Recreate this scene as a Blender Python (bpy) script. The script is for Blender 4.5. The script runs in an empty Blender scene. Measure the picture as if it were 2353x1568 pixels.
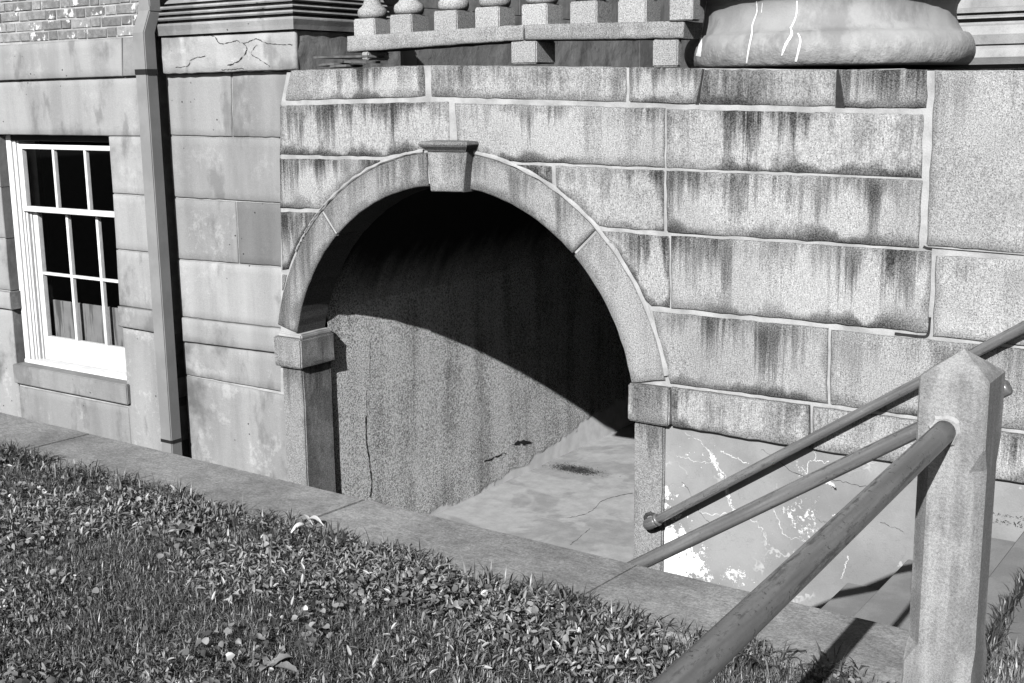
import bpy, bmesh, math, random
import numpy as np
from mathutils import Vector, Matrix, noise
from mathutils.bvhtree import BVHTree
random.seed(7); RNG = np.random.default_rng(7)
scn = bpy.context.scene
COL = scn.collection

# ------------------------------------------------------------------ camera, sky, sun, exposure
FPX, PITCH, YAW, ROLL = 2841.8, .19805, .59768, -.011417      # focal length in px of a 2352 px wide picture
EYE = Vector((0, 0, 1.55))
_cp, _sp, _cy, _sy = math.cos(PITCH), math.sin(PITCH), math.cos(YAW), math.sin(YAW)
FW = Vector((-_sy*_cp, _cy*_cp, -_sp)); _R = Vector((_cy, _sy, 0)); _U = _R.cross(FW)
RT = math.cos(ROLL)*_R + math.sin(ROLL)*_U
UP = -math.sin(ROLL)*_R + math.cos(ROLL)*_U
cam_d = bpy.data.cameras.new('camera'); cam = bpy.data.objects.new('camera', cam_d); COL.objects.link(cam)
cam_d.sensor_width = 36; cam_d.lens = 36*FPX/2352; cam_d.clip_start = .05; cam_d.clip_end = 200
cam.matrix_world = Matrix(((RT.x, UP.x, -FW.x, EYE.x), (RT.y, UP.y, -FW.y, EYE.y), (RT.z, UP.z, -FW.z, EYE.z), (0, 0, 0, 1)))
scn.camera = cam

SUN = Vector((-1, 3.7, -2.35)).normalized()
elev = math.asin(-SUN.z)
w = bpy.data.worlds.new('World'); scn.world = w; w.use_nodes = True
nt = w.node_tree; bgn = nt.nodes['Background']
sky = nt.nodes.new('ShaderNodeTexSky'); sky.sky_type = 'NISHITA'; sky.sun_disc = False
sky.sun_elevation = elev; sky.sun_rotation = math.atan2(-SUN.x, -SUN.y)
bw = nt.nodes.new('ShaderNodeSeparateColor')                # sky reduced to its red channel: neutral grey, with weaker fill light
nt.links.new(sky.outputs[0], bw.inputs[0]); nt.links.new(bw.outputs[0], bgn.inputs[0])
bgn.inputs[1].default_value = .05
sl = bpy.data.lights.new('sun', 'SUN'); sl.energy = 5.0; sl.angle = math.radians(.5)
so = bpy.data.objects.new('sun', sl); COL.objects.link(so)
so.rotation_euler = SUN.to_track_quat('-Z', 'Y').to_euler()
vs = scn.view_settings; vs.view_transform = 'Standard'; vs.look = 'None'; vs.gamma = 1; vs.exposure = .48
vs.use_curve_mapping = False

# ------------------------------------------------------------------ helpers
def ray(x, y): return (RT*((x-1176)/FPX) - UP*((y-784)/FPX) + FW)
def W(x, y, Y):                                    # picture point -> (X, Z) on the vertical plane at distance Y
    r = ray(x, y); p = EYE + r*(Y/r.y); return (p.x, p.z)
def WZ(x, y, z):
    r = ray(x, y); p = EYE + r*((z-EYE.z)/r.z); return (p.x, p.y)
def WX(x, y, X):
    r = ray(x, y); p = EYE + r*(X/r.x); return (p.y, p.z)

def tag(o, label=None, cat=None, group=None, kind=None):
    if label: o['label'] = label
    if cat: o['category'] = cat
    if group: o['group'] = group
    if kind: o['kind'] = kind
    return o
def thing(name, label, cat, loc=(0, 0, 0), group=None):
    o = bpy.data.objects.new(name, None); COL.objects.link(o); o.location = loc
    return tag(o, label, cat, group)
def link(name, me, parent=None, mat=None):
    o = bpy.data.objects.new(name, me); COL.objects.link(o)
    if mat and not me.materials: me.materials.append(mat)
    if parent:
        o.parent = parent
        p = parent; off = Vector((0, 0, 0))
        while p: off += p.location; p = p.parent
        o.location = -off
    return o
def mesh(name, V, F, mat=None, parent=None, smooth=False):
    me = bpy.data.meshes.new(name); me.from_pydata([tuple(v) for v in V], [], F)
    if smooth: me.polygons.foreach_set('use_smooth', [True]*len(me.polygons))
    me.update()
    return link(name, me, parent, mat)
def bmobj(name, bm, mat, parent=None, smooth=False):
    bmesh.ops.recalc_face_normals(bm, faces=bm.faces)
    me = bpy.data.meshes.new(name); bm.to_mesh(me); bm.free()
    if smooth: me.polygons.foreach_set('use_smooth', [True]*len(me.polygons))
    return link(name, me, parent, mat)
def box(name, a, b, mat, parent=None, bev=.004, seg=1):
    bm = bmesh.new(); bmesh.ops.create_cube(bm, size=1)
    s = [b[i]-a[i] for i in range(3)]; c = [(a[i]+b[i])/2 for i in range(3)]
    for v in bm.verts: v.co = Vector([v.co[i]*s[i]+c[i] for i in range(3)])
    if bev: bmesh.ops.bevel(bm, geom=bm.edges[:], offset=min(bev, min(s)*.3), segments=seg, affect='EDGES')
    return bmobj(name, bm, mat, parent)
def resample(P, n):
    P = [np.array(p, float) for p in P]
    if len(P) == 1: return np.array([P[0]]*(n+1))
    d = [0]
    for a, b in zip(P, P[1:]): d.append(d[-1]+np.linalg.norm(b-a))
    if d[-1] == 0: return np.array([P[0]]*(n+1))
    t = np.linspace(0, d[-1], n+1); A = np.array(P)
    return np.c_[np.interp(t, d, A[:, 0]), np.interp(t, d, A[:, 1])]
def nz(x, y, z, s): return noise.noise(Vector((x*s, y*s, z*s)))
def block(name, mat, top, bot, Y, depth=.2, parent=None, world=False, rough=.003, rnd=.006, cell=.05, back=True):
    """a dressed stone: top and bottom outline (picture points on the plane at distance Y, or (X,Z) if world), own thickness,
       chipped and rounded arrises; stores the distances to its edges for the weathering."""
    if not world:
        top = [W(x, y, Y) for x, y in top]; bot = [W(x, y, Y) for x, y in bot]
    L = max(np.sum(np.linalg.norm(np.diff(np.array(top), axis=0), axis=1)) if len(top) > 1 else 0,
            np.sum(np.linalg.norm(np.diff(np.array(bot), axis=0), axis=1)) if len(bot) > 1 else 0)
    nu = max(4, min(60, int(L/cell)))
    T = resample(top, nu); B = resample(bot, nu)
    H = np.mean(np.linalg.norm(T-B, axis=1)); nv = max(3, min(24, int(H/cell)))
    # non-uniform: a tight ring close to the edge
    us = np.r_[0, min(.45/nu, .008/max(L, .02)), np.linspace(0, 1, nu+1)[1:-1], 1-min(.45/nu, .008/max(L, .02)), 1]
    vs_ = np.r_[0, min(.45/nv, .008/max(H, .02)), np.linspace(0, 1, nv+1)[1:-1], 1-min(.45/nv, .008/max(H, .02)), 1]
    ui = us*nu; i0 = np.minimum(ui.astype(int), nu-1); fr = (ui-i0)[:, None]
    T = T[i0]*(1-fr)+T[i0+1]*fr; B = B[i0]*(1-fr)+B[i0+1]*fr
    V = []; dt = []; db = []; ds = []
    nU, nV = len(us), len(vs_)
    mid = len(us)//2
    for j, v in enumerate(vs_):
        rowL = (T[0]*(1-v)+B[0]*v); rowR = (T[-1]*(1-v)+B[-1]*v)
        for i in range(nU):
            p = T[i]*(1-v)+B[i]*v
            h = np.linalg.norm(T[i]-B[i])
            edge = (i == 0 or j == 0 or i == nU-1 or j == nV-1)
            y = Y + (rnd if edge else 0) + .0025*nz(p[0], 3, p[1], 4)
            jx = rough*nz(p[0]+5, 1, p[1], 22); jz = rough*nz(p[0], 7, p[1]+9, 22)
            V.append((p[0]+jx, y, p[1]+jz))
            dt.append(v*h); db.append((1-v)*h)
            ds.append(min(np.linalg.norm(p-rowL), np.linalg.norm(p-rowR)))
    F = []
    for j in range(nV-1):
        for i in range(nU-1):
            a = j*nU+i; F.append((a, a+nU, a+nU+1, a+1))
    nfront = len(F)
    ring = [i for i in range(nU)] + [j*nU+nU-1 for j in range(1, nV)] + [(nV-1)*nU+i for i in range(nU-2, -1, -1)] + [j*nU for j in range(nV-2, 0, -1)]
    b0 = len(V)
    for k in ring:
        V.append((V[k][0], Y+depth, V[k][2])); dt.append(dt[k]); db.append(db[k]); ds.append(ds[k])
    n = len(ring)
    for k in range(n):
        F.append((ring[k], ring[(k+1) % n], b0+(k+1) % n, b0+k))
    me = bpy.data.meshes.new(name); me.from_pydata(V, [], F)
    me.polygons.foreach_set('use_smooth', [k < nfront for k in range(len(F))])
    for nm, A in (('dt', dt), ('db', db), ('ds', ds)):
        at = me.attributes.new(nm, 'FLOAT', 'POINT'); at.data.foreach_set('value', np.array(A, 'f'))
    me.update(); me.validate()
    # orientation
    o = link(name, me, parent, mat)
    if me.polygons[0].normal.y > 0: me.flip_normals()
    return o
def tube(name, pts, r, mat, parent=None, seg=20, cap=True, wob=0):
    pts = [Vector(p) for p in pts]; V = []; F = []
    up = None
    for i, p in enumerate(pts):
        t = (pts[min(i+1, len(pts)-1)]-pts[max(i-1, 0)]).normalized()
        a = t.cross(Vector((0, 0, 1)) if abs(t.z) < .95 else Vector((1, 0, 0))).normalized()
        if up is not None and a.dot(up) < 0: a = -a
        up = a; b = t.cross(a)
        ri = r[i] if isinstance(r, (list, tuple)) else r
        for k in range(seg):
            an = 2*math.pi*k/seg
            V.append(p+(a*math.cos(an)+b*math.sin(an))*ri)
    for i in range(len(pts)-1):
        for k in range(seg):
            k2 = (k+1) % seg
            F.append((i*seg+k, i*seg+k2, (i+1)*seg+k2, (i+1)*seg+k))
    if cap: F.append(tuple(range(seg-1, -1, -1))); F.append(tuple((len(pts)-1)*seg+k for k in range(seg)))
    bm = bmesh.new(); vs2 = [bm.verts.new(v) for v in V]
    for f in F: bm.faces.new([vs2[k] for k in f])
    o = bmobj(name, bm, mat, parent, True); s_ = 0; tc = []
    for i, p in enumerate(pts):
        if i: s_ += (p-pts[i-1]).length
        for k in range(seg): tc += [s_+pts[0].x, math.cos(2*math.pi*k/seg), math.sin(2*math.pi*k/seg)]
    o.data.attributes.new('tc', 'FLOAT_VECTOR', 'POINT').data.foreach_set('vector', tc)
    return o
def lathe(name, prof, c, mat, parent=None, seg=64, jit=0, seed=0):
    V = []; F = []
    for j, (r, z) in enumerate(prof):
        for k in range(seg):
            a = 2*math.pi*k/seg
            rr = r+(jit*nz(math.cos(a)*r*3+seed, math.sin(a)*r*3, z*3, 4) if jit else 0)
            V.append((c[0]+rr*math.cos(a), c[1]+rr*math.sin(a), c[2]+z))
    for j in range(len(prof)-1):
        for k in range(seg):
            k2 = (k+1) % seg; F.append((j*seg+k, j*seg+k2, (j+1)*seg+k2, (j+1)*seg+k))
    F.append(tuple(range(seg-1, -1, -1))); F.append(tuple((len(prof)-1)*seg+k for k in range(seg)))
    bm = bmesh.new(); vs2 = [bm.verts.new(v) for v in V]
    for f in F: bm.faces.new([vs2[k] for k in f])
    return bmobj(name, bm, mat, parent, True)
def curve_pts(P, n):                                # Catmull-Rom through 2-D points
    out = []
    for i in range(len(P)-1):
        p0 = P[max(i-1, 0)]; p1 = P[i]; p2 = P[i+1]; p3 = P[min(i+2, len(P)-1)]
        for k in range(n):
            t = k/n
            out.append(tuple(.5*((2*b)+(-a+c)*t+(2*a-5*b+4*c-d)*t*t+(-a+3*b-3*c+d)*t**3) for a, b, c, d in zip(p0, p1, p2, p3)))
    out.append(tuple(P[-1])); return out

# ------------------------------------------------------------------ node helper
class NT:
    def __init__(s, name, world=False):
        s.m = bpy.data.materials.new(name); s.m.use_nodes = True; s.t = s.m.node_tree
        s.b = s.t.nodes['Principled BSDF']; s.out = s.t.nodes['Material Output']
        tc = s.t.nodes.new('ShaderNodeTexCoord'); s.co = tc.outputs['Object']
        if world: s.co = s.t.nodes.new('ShaderNodeNewGeometry').outputs['Position']
        sp = s.t.nodes.new('ShaderNodeSeparateXYZ'); s.t.links.new(s.co, sp.inputs[0])
        s.x, s.y, s.z = sp.outputs
    def L(s, a, i):
        if isinstance(a, (int, float)): i.default_value = a
        elif isinstance(a, tuple): i.default_value = a
        else: s.t.links.new(a, i)
    def math(s, op, a, b=0., c=0., clamp=False):
        n = s.t.nodes.new('ShaderNodeMath'); n.operation = op; n.use_clamp = clamp
        s.L(a, n.inputs[0]); s.L(b, n.inputs[1])
        if len(n.inputs) > 2: s.L(c, n.inputs[2])
        return n.outputs[0]
    def add(s, a, b): return s.math('ADD', a, b)
    def sub(s, a, b): return s.math('SUBTRACT', a, b)
    def mul(s, a, b): return s.math('MULTIPLY', a, b)
    def mx(s, a, b): return s.math('MAXIMUM', a, b)
    def vec(s, kx, ky, kz, ox=0.):
        n = s.t.nodes.new('ShaderNodeVectorMath'); n.operation = 'MULTIPLY_ADD'
        s.t.links.new(s.co, n.inputs[0]); n.inputs[1].default_value = (kx, ky, kz); n.inputs[2].default_value = (ox, ox*.7, ox*1.3)
        return n.outputs[0]
    def noise(s, k=1., det=3., rough=.55, vec=None, ox=0., dist=0.):
        n = s.t.nodes.new('ShaderNodeTexNoise'); n.inputs['Scale'].default_value = 1.
        n.inputs['Detail'].default_value = det; n.inputs['Roughness'].default_value = rough; n.inputs['Distortion'].default_value = dist
        s.t.links.new(vec if vec is not None else s.vec(k, k, k, ox), n.inputs['Vector']); return n.outputs[0]
    def voro(s, k, feat='F1', ox=0., vec=None):
        n = s.t.nodes.new('ShaderNodeTexVoronoi'); n.feature = feat; n.inputs['Scale'].default_value = 1.
        s.t.links.new(vec if vec is not None else s.vec(k, k, k, ox), n.inputs['Vector']); return n.outputs[0]
    def ss(s, a, lo, hi, o0=0., o1=1.):
        n = s.t.nodes.new('ShaderNodeMapRange'); n.interpolation_type = 'SMOOTHSTEP'
        s.L(a, n.inputs[0]); s.L(lo, n.inputs[1]); s.L(hi, n.inputs[2]); s.L(o0, n.inputs[3]); s.L(o1, n.inputs[4])
        return n.outputs[0]
    def mixf(s, f, a, b):
        n = s.t.nodes.new('ShaderNodeMix'); n.data_type = 'FLOAT'; n.clamp_factor = True
        s.L(f, n.inputs[0]); s.L(a, n.inputs[2]); s.L(b, n.inputs[3]); return n.outputs[0]
    def attr(s, name):
        n = s.t.nodes.new('ShaderNodeAttribute'); n.attribute_name = name; return n.outputs['Fac']
    def rnd(s):
        n = s.t.nodes.new('ShaderNodeObjectInfo'); return n.outputs['Random']
    def done(s, col, rough=.85, bump=None, dist=.003, strength=1., spec=.2, metal=0.):
        n = s.t.nodes.new('ShaderNodeCombineColor')
        for i in range(3): s.L(col, n.inputs[i])
        s.t.links.new(n.outputs[0], s.b.inputs['Base Color'])
        s.L(rough, s.b.inputs['Roughness']); s.b.inputs['Specular IOR Level'].default_value = spec
        s.b.inputs['Metallic'].default_value = metal
        if bump is not None:
            n = s.t.nodes.new('ShaderNodeBump'); n.inputs['Distance'].default_value = dist; n.inputs['Strength'].default_value = strength
            s.t.links.new(bump, n.inputs['Height']); s.t.links.new(n.outputs[0], s.b.inputs['Normal'])
        return s.m

def m_granite(name, base=.36, stain=1., tool=1., grain=1., dark=.03, edges=True):
    g = NT(name, not edges)
    dt, db, ds = (g.attr('dt'), g.attr('db'), g.attr('ds')) if edges else (.2, .2, .2)
    fine = g.noise(330, 2, .8); mid = g.noise(150, 3, .8, ox=3)
    toolm = g.noise(vec=g.vec(230, 230, 30, 5), det=2)
    big = g.noise(1.7, 4, .6, ox=11); blot = g.noise(5.5, 4, .6, ox=17)
    amt = g.rnd()
    def ov(kx, kz, o):
        c = g.t.nodes.new('ShaderNodeCombineXYZ'); g.L(g.add(g.mul(g.x, kx), g.mul(amt, 41.)), c.inputs[0]); g.L(g.add(g.mul(g.y, kx), g.mul(amt, 17.)), c.inputs[1]); g.L(g.add(g.mul(g.z, kz), o), c.inputs[2]); return c.outputs[0]
    s1 = g.noise(vec=ov(9, .5, 2.), det=2, rough=.6); s2 = g.noise(vec=ov(50, 2., 8.), det=3, rough=.7); vr = g.noise(vec=ov(1.3, .6, 5.), det=3, rough=.6)
    ln = g.mul(g.ss(g.add(g.mul(s1, .75), g.mul(vr, .35)), .44, .74), .46)           # how far a run reaches down
    ln = g.add(g.mul(ln, g.ss(s2, .32, .66, .35, 1.)), g.add(.012, g.mul(blot, .07)))
    top = g.math('DIVIDE', dt, ln)
    top = g.ss(top, .05, 1.15, 1., 0.)
    top = g.mul(top, g.ss(g.add(g.mul(s2, .55), g.mul(s1, .45)), .34, .60, .35, 1.1))
    bl_ = g.add(.012, g.mul(g.ss(g.add(g.mul(blot, .6), g.mul(s1, .4)), .38, .66), .11))
    bot = g.ss(g.math('DIVIDE', db, bl_), .1, 1.3, 1., 0.)
    sid = g.ss(g.math('DIVIDE', ds, g.add(.006, g.mul(g.ss(blot, .35, .7), .05))), .1, 1.3, 1., 0.)
    st = g.mx(g.mul(top, 1.), g.mx(g.mul(bot, .9), g.mul(sid, .75)))
    rim = g.ss(g.math('MINIMUM', dt, g.math('MINIMUM', db, ds)), 0., .014, .75, 0.)
    st = g.mul(g.mx(g.mul(st, g.ss(g.noise(vec=ov(1.5, 1.2, 3.), det=3), .38, .60, .42, 1.2)), g.mul(rim, .9)), stain)
    soft = g.mul(g.ss(big, .42, .68), .38)
    v = g.mul(g.mixf(soft, base, base*.55), g.ss(amt, 0., 1., .88, 1.1))
    v = g.mixf(g.mul(st, g.ss(mid, .25, .62, 1., .72)), v, dark)
    k = g.add(1., g.mul(g.add(g.mul(g.sub(fine, .5), 2.8*grain), g.mul(g.sub(mid, .5), 3.0*grain)), 1.))
    k = g.add(k, g.mul(g.sub(toolm, .5), 1.0*tool))
    k = g.mul(k, g.ss(g.voro(170, ox=4), .0, .22, .5, 1.))
    v = g.mul(v, g.mx(k, .12))
    h = g.add(g.add(fine, g.mul(mid, 1.5)), g.mul(toolm, 1.2*tool))
    return g.done(v, .9, h, .0022, .75, .15)
def m_brown(name, base=.36, rough=1., holes=True, patch=.25, edges=True):
    g = NT(name)
    dt, db, ds = (g.attr('dt'), g.attr('db'), g.attr('ds')) if edges else (.2, .2, .2)
    fine = g.noise(210, 2, .7); big = g.noise(1.3, 5, .6, ox=2); bl = g.noise(5, 5, .62, ox=31)
    wash = g.noise(vec=g.vec(6, 6, .9, 9), det=4); r = g.rnd()
    fl = g.noise(34, 5, .75, ox=71)
    v = g.mixf(g.mul(g.ss(g.add(g.mul(bl, .6), g.mul(fl, .4)), .53, .62), patch*1.8), base, base*1.35)
    v = g.mixf(g.mul(g.ss(g.add(g.mul(big, .5), g.mul(fl, .5)), .55, .66), .35), v, base*.5)
    v = g.mixf(g.mul(g.ss(big, .56, .68), patch*2), v, base*.45)
    v = g.mul(v, g.ss(r, 0, 1, .86, 1.1))
    v = g.mul(v, g.ss(wash, .3, .7, .82, 1.1))
    v = g.mixf(g.mul(g.ss(g.noise(vec=g.vec(3.2, 3.2, 1.7, 77), det=5, rough=.6), .54, .63), .55), v, base*.42)
    cr = g.ss(g.noise(14, 5, .7, ox=40), .485, .5); cr2 = g.ss(g.noise(14, 5, .7, ox=40), .5, .515)
    v = g.mul(v, g.add(1., g.mul(g.sub(fine, .5), .55)))
    rim = g.ss(g.math('MINIMUM', dt, g.math('MINIMUM', db, ds)), 0., .010, .22, 0.)
    h = g.add(g.mul(fine, .5), g.mul(bl, 3.))
    if holes:
        vo = g.voro(16, ox=6); hm = g.mul(g.ss(vo, .06, .12, 1., 0.), g.ss(g.noise(2, 3, ox=8), .56, .62))
        v = g.mixf(hm, v, .05); h = g.sub(h, g.mul(hm, 2.))
    v = g.mixf(rim, v, .06)
    return g.done(v, .85, h, .003*rough, .7, .2)

M = {}
M['granite'] = m_granite('granite')
M['granite_clean'] = m_granite('granite_clean', .36, .4, .6)
M['granite_plain'] = m_granite('granite_plain', .36, .0, .3, edges=False)
M['granite_ring'] = m_granite('granite_ring', .29, .65, .5)
M['brown'] = m_brown('brownstone', .295)
M['brown_plain'] = m_brown('brownstone_plain', .29, 1.5, edges=False)
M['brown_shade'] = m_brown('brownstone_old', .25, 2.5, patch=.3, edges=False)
M['pale'] = m_brown('pale_sandstone', .42, .8, False, .15, edges=False)
M['brown_dark'] = m_brown('brownstone_dark', .17, patch=.2)
M['brown_mott'] = m_brown('brownstone_mottled', .285, 1.3, True, .5)
M['brown_rough'] = m_brown('brownstone_rough', .33, 2.2, True, .45)
def m_mortar():
    g = NT('mortar'); f = g.noise(140, 3, .7); b = g.noise(9, 4, ox=3)
    v = g.mul(g.ss(b, .3, .7, .28, .43), g.add(.75, g.mul(f, .5)))
    return g.done(v, .9, g.add(f, b), .003, .8)
M['mortar'] = m_mortar()
def m_simple(name, a, b=None, k=6., fine=.3, rough=.8, bd=.002, spec=.3, fk=180., metal=0., bs=.6):
    g = NT(name); b = a if b is None else b
    n1 = g.noise(k, 4, .6, ox=1); f = g.noise(fk, 3, .7, ox=2)
    v = g.mul(g.mixf(g.ss(n1, .38, .62), a, b), g.add(1., g.mul(g.sub(f, .5), fine*2)))
    return g.done(v, rough, g.add(f, n1), bd, bs, spec, metal)
def m_brick():
    g = NT('brick', True); r = g.rnd(); f = g.noise(150, 3, .7); b = g.noise(22, 4, .65, ox=3); p = g.noise(7, 4, .7, ox=9)
    v = g.mul(g.ss(r, 0, 1, .17, .30), g.add(.7, g.mul(f, .6)))
    v = g.mul(v, g.ss(b, .3, .7, .7, 1.15))
    v = g.mixf(g.mul(g.ss(g.add(g.mul(p, .6), g.mul(b, .4)), .56, .60), .85), v, .72)
    return g.done(v, .85, g.add(f, g.mul(b, 2)), .004, .8)
M['brick'] = m_brick()
M['white'] = m_simple('white_paint', .80, .70, 14, .06, .55, .0008, .4, 60)
M['pipe'] = m_simple('downpipe_paint', .25, .215, 4, .06, .45, .0008, .5, 40)
M['black'] = m_simple('black_strap_and_shade', .015, .02, 4, .1, .6)
M['slot'] = m_simple('shade_dark_recess', .04, .03, 4, .2, .9)  # near black: the deep shade of the recess is put into this colour
def m_rail():
    g = NT('worn_rail_paint'); at = g.t.nodes.new('ShaderNodeAttribute'); at.attribute_name = 'tc'
    def vv(kx, kr, o):
        n = g.t.nodes.new('ShaderNodeVectorMath'); n.operation = 'MULTIPLY_ADD'; g.t.links.new(at.outputs['Vector'], n.inputs[0])
        n.inputs[1].default_value = (kx, kr, kr); n.inputs[2].default_value = (o, o, o); return n.outputs[0]
    n1 = g.noise(vec=vv(14, 1.6, 3), det=8, rough=.8); n2 = g.noise(vec=vv(2.5, 1.2, 7), det=4); f = g.noise(130, 4, .75); l = g.noise(vec=vv(.8, 1.6, 9), det=2)
    c = g.mx(g.mul(g.mul(g.ss(g.add(g.mul(n1, .6), g.mul(l, .4)), .50, .60), g.ss(n2, .40, .56)), .8), g.mul(g.ss(g.noise(55, 5, .8, ox=5), .60, .64), .8))
    v = g.mixf(c, g.ss(g.add(g.mul(n2, .6), g.mul(l, .4)), .35, .65, .10, .19), .025)
    v = g.mul(v, g.add(.75, g.mul(f, .5)))
    return g.done(v, g.mixf(c, .33, .8), g.sub(g.mul(f, .5), g.mul(c, 2)), .0008, .4, 1.)
M['rail'] = m_rail()
M['slate'] = m_simple('slate', .07, .12, 20, .3, .8, .003)
M['soil'] = m_simple('soil', .010, .02, 8, .5, .95, .02)
M['dirt'] = m_simple('dirt', .03, .07, 30, .6, .95, .006)
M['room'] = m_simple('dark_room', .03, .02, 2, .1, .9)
def m_board():
    g = NT('stained_board'); s = g.noise(vec=g.vec(30, 30, 2, 3), det=4, rough=.6); b = g.noise(6, 3)
    v = g.mixf(g.ss(s, .50, .62), .2, .08); v = g.mul(v, g.ss(b, .3, .7, .85, 1.1))
    return g.done(v, .8)
M['board'] = m_board()
def m_glass():
    g = NT('window_glass'); t = g.t
    tr = t.nodes.new('ShaderNodeBsdfTransparent'); gl = t.nodes.new('ShaderNodeBsdfGlossy'); gl.inputs['Roughness'].default_value = .02
    fr = t.nodes.new('ShaderNodeFresnel'); fr.inputs[0].default_value = 1.45; mx = t.nodes.new('ShaderNodeMixShader')
    t.links.new(fr.outputs[0], mx.inputs[0]); t.links.new(tr.outputs[0], mx.inputs[1]); t.links.new(gl.outputs[0], mx.inputs[2])
    t.links.new(mx.outputs[0], g.out.inputs[0]); return g.m
M['glass'] = m_glass()
def m_coping():
    g = NT('coping_bluestone'); f = g.noise(110, 4, .8); a = g.noise(2.2, 5, .6); b = g.noise(11, 5, .7, ox=5)
    gr = g.noise(vec=g.vec(26, 70, 40, 3), det=3)
    v = g.mul(g.ss(a, .35, .65, .21, .30), g.mul(g.ss(b, .3, .7, .82, 1.16), g.ss(g.noise(55, 4, .7, ox=66), .3, .7, .85, 1.12)))
    v = g.mul(v, g.add(1., g.add(g.mul(g.sub(f, .5), 2.1), g.mul(g.sub(gr, .5), .7))))
    return g.done(v, .85, g.add(f, g.mul(b, 1.5)), .003, .8)
M['coping'] = m_coping()
def m_floor():
    g = NT('areaway_concrete'); f = g.noise(80, 4, .8); a = g.noise(1.6, 5, .6, ox=8, dist=.6); b = g.noise(9, 5, .65, ox=5)
    v = g.mixf(g.ss(a, .47, .53), .31, .39); v = g.mul(v, g.ss(b, .3, .7, .85, 1.1))
    v = g.mul(v, g.add(1., g.mul(g.sub(f, .5), .4)))
    return g.done(v, .85, g.add(f, g.mul(b, 1.5)), .002, .7)
M['floor'] = m_floor()
M['step'] = m_simple('step_stone', .2, .25, 5, .3, .85, .002)
M['path'] = m_simple('path_stone', .24, .20, 3, .4, .85, .003)
def m_tunnel():
    g = NT('roughcast_tunnel_wall')
    f = g.noise(230, 3, .85); m = g.noise(105, 3, .85, ox=4)
    s = g.noise(vec=g.vec(2, 3.6, .3, 3), det=4, rough=.6); b = g.noise(3.2, 4, ox=7); s3 = g.noise(vec=g.vec(9, 9, .5, 6), det=3)
    v = g.ss(g.add(g.mul(s, .65), g.mul(b, .35)), .38, .58, .55, 1.0)
    v = g.mul(v, g.ss(s3, .3, .6, .8, 1.05))
    v = g.mul(v, g.ss(g.add(g.mul(f, .3), g.mul(m, .7)), .43, .57, .24, 1.6))
    # smooth repair coat along the foot of the wall, wider towards the back
    zz = g.sub(g.z, -1.37); yy = g.ss(g.y, 6.9, 9.4, .02, .26)
    jg = g.add(g.mul(g.sub(b, .5), .16), g.mul(g.sub(g.noise(9, 5, .7, ox=27), .5), .12))
    sm = g.ss(g.sub(g.add(zz, jg), yy), -.02, .02, 1., 0.)
    vs3 = g.mul(g.ss(g.noise(8, 4, ox=33), .3, .7, .72, .9), g.add(.85, g.mul(f, .3)))
    v = g.math('MINIMUM', g.mixf(sm, v, vs3), .97)
    # shade under the crown put into the colour, its lower edge in tongues
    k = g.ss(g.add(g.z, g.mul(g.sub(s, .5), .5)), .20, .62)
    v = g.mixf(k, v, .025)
    h = g.mul(g.add(f, g.mul(m, 1.6)), g.sub(1.05, sm))
    return g.done(v, .95, h, .005, 1., .1)
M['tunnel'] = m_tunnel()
M['vault'] = m_simple('shade_dark_passage', .035, .02, 3, .5, .95, .004)  # shade inside the passage painted in as a near-black colour
def m_panel():
    g = NT('peeling_stucco'); f = g.noise(130, 3, .7); a = g.noise(2.4, 4, .6, ox=8); b = g.noise(8.5, 8, .8, ox=15)
    v = g.mul(g.ss(a, .3, .7, .21, .31), g.add(.88, g.mul(f, .24)))
    # old white coat showing where the grey one fell off: near the jamb
    dep = g.math('MAXIMUM', g.sub(-.30, g.z), 0.)
    reach = g.math('MINIMUM', g.mul(dep, .75), .30)
    sc_ = g.sub(reach, g.sub(g.x, -2.735))
    far_ = g.mul(g.ss(g.add(g.z, g.mul(g.x, .25)), -1.40, -1.15, 1., 0.), g.ss(g.x, -2.1, -1.5, 1., 0.))
    pm = g.ss(g.add(g.mul(sc_, 1.1), g.add(g.mul(g.sub(b, .5), 2.3), g.mul(far_, .10))), .150, .185)
    pm = g.mul(pm, g.ss(dep, .0, .05))
    (ax_, az_), (bx_, bz_) = W(1625, 1030, 5.31), W(1688, 1180, 5.31)
    lx, lz = bx_-ax_, bz_-az_; ll = math.hypot(lx, lz); lx /= ll; lz /= ll
    al = g.add(g.mul(g.sub(g.x, ax_), lx), g.mul(g.sub(g.z, az_), lz)); pe = g.math('ABSOLUTE', g.add(g.mul(g.sub(g.x, ax_), -lz), g.mul(g.sub(g.z, az_), lx)))
    band = g.mul(g.ss(pe, .0, .035, 1., 0.), g.mul(g.ss(al, -.05, .02), g.ss(al, ll-.02, ll+.06, 1., 0.)))
    fe = g.noise(26, 6, .8, ox=33)
    pm = g.mx(pm, g.ss(g.add(band, g.mul(g.sub(fe, .5), 3.2)), .86, 1.0))
    pm = g.mx(pm, g.mul(g.ss(g.add(g.noise(2.6, 3, ox=12), g.mul(g.sub(fe, .5), .9)), .70, .73), .8))
    v = g.mixf(pm, v, g.ss(g.noise(30, 5, .75, ox=90), .35, .55, .55, .92))
    c = g.noise(3., 5, .6, ox=25); ck = g.ss(g.math('ABSOLUTE', g.sub(c, .5)), .0, .004, 1., 0.)
    v = g.mixf(g.mul(ck, .25), v, .12)
    c2 = g.noise(2.2, 5, .65, ox=45); ck2 = g.mul(g.ss(g.math('ABSOLUTE', g.sub(c2, .5)), .002, .012, 1., 0.), g.ss(g.noise(4, 3, ox=50), .5, .6))
    v = g.mixf(g.mul(ck2, .35), v, .7)
    return g.done(v, .85, g.add(f, g.mul(pm, -2.)), .002, .6)
M['panel'] = m_panel()
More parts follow.
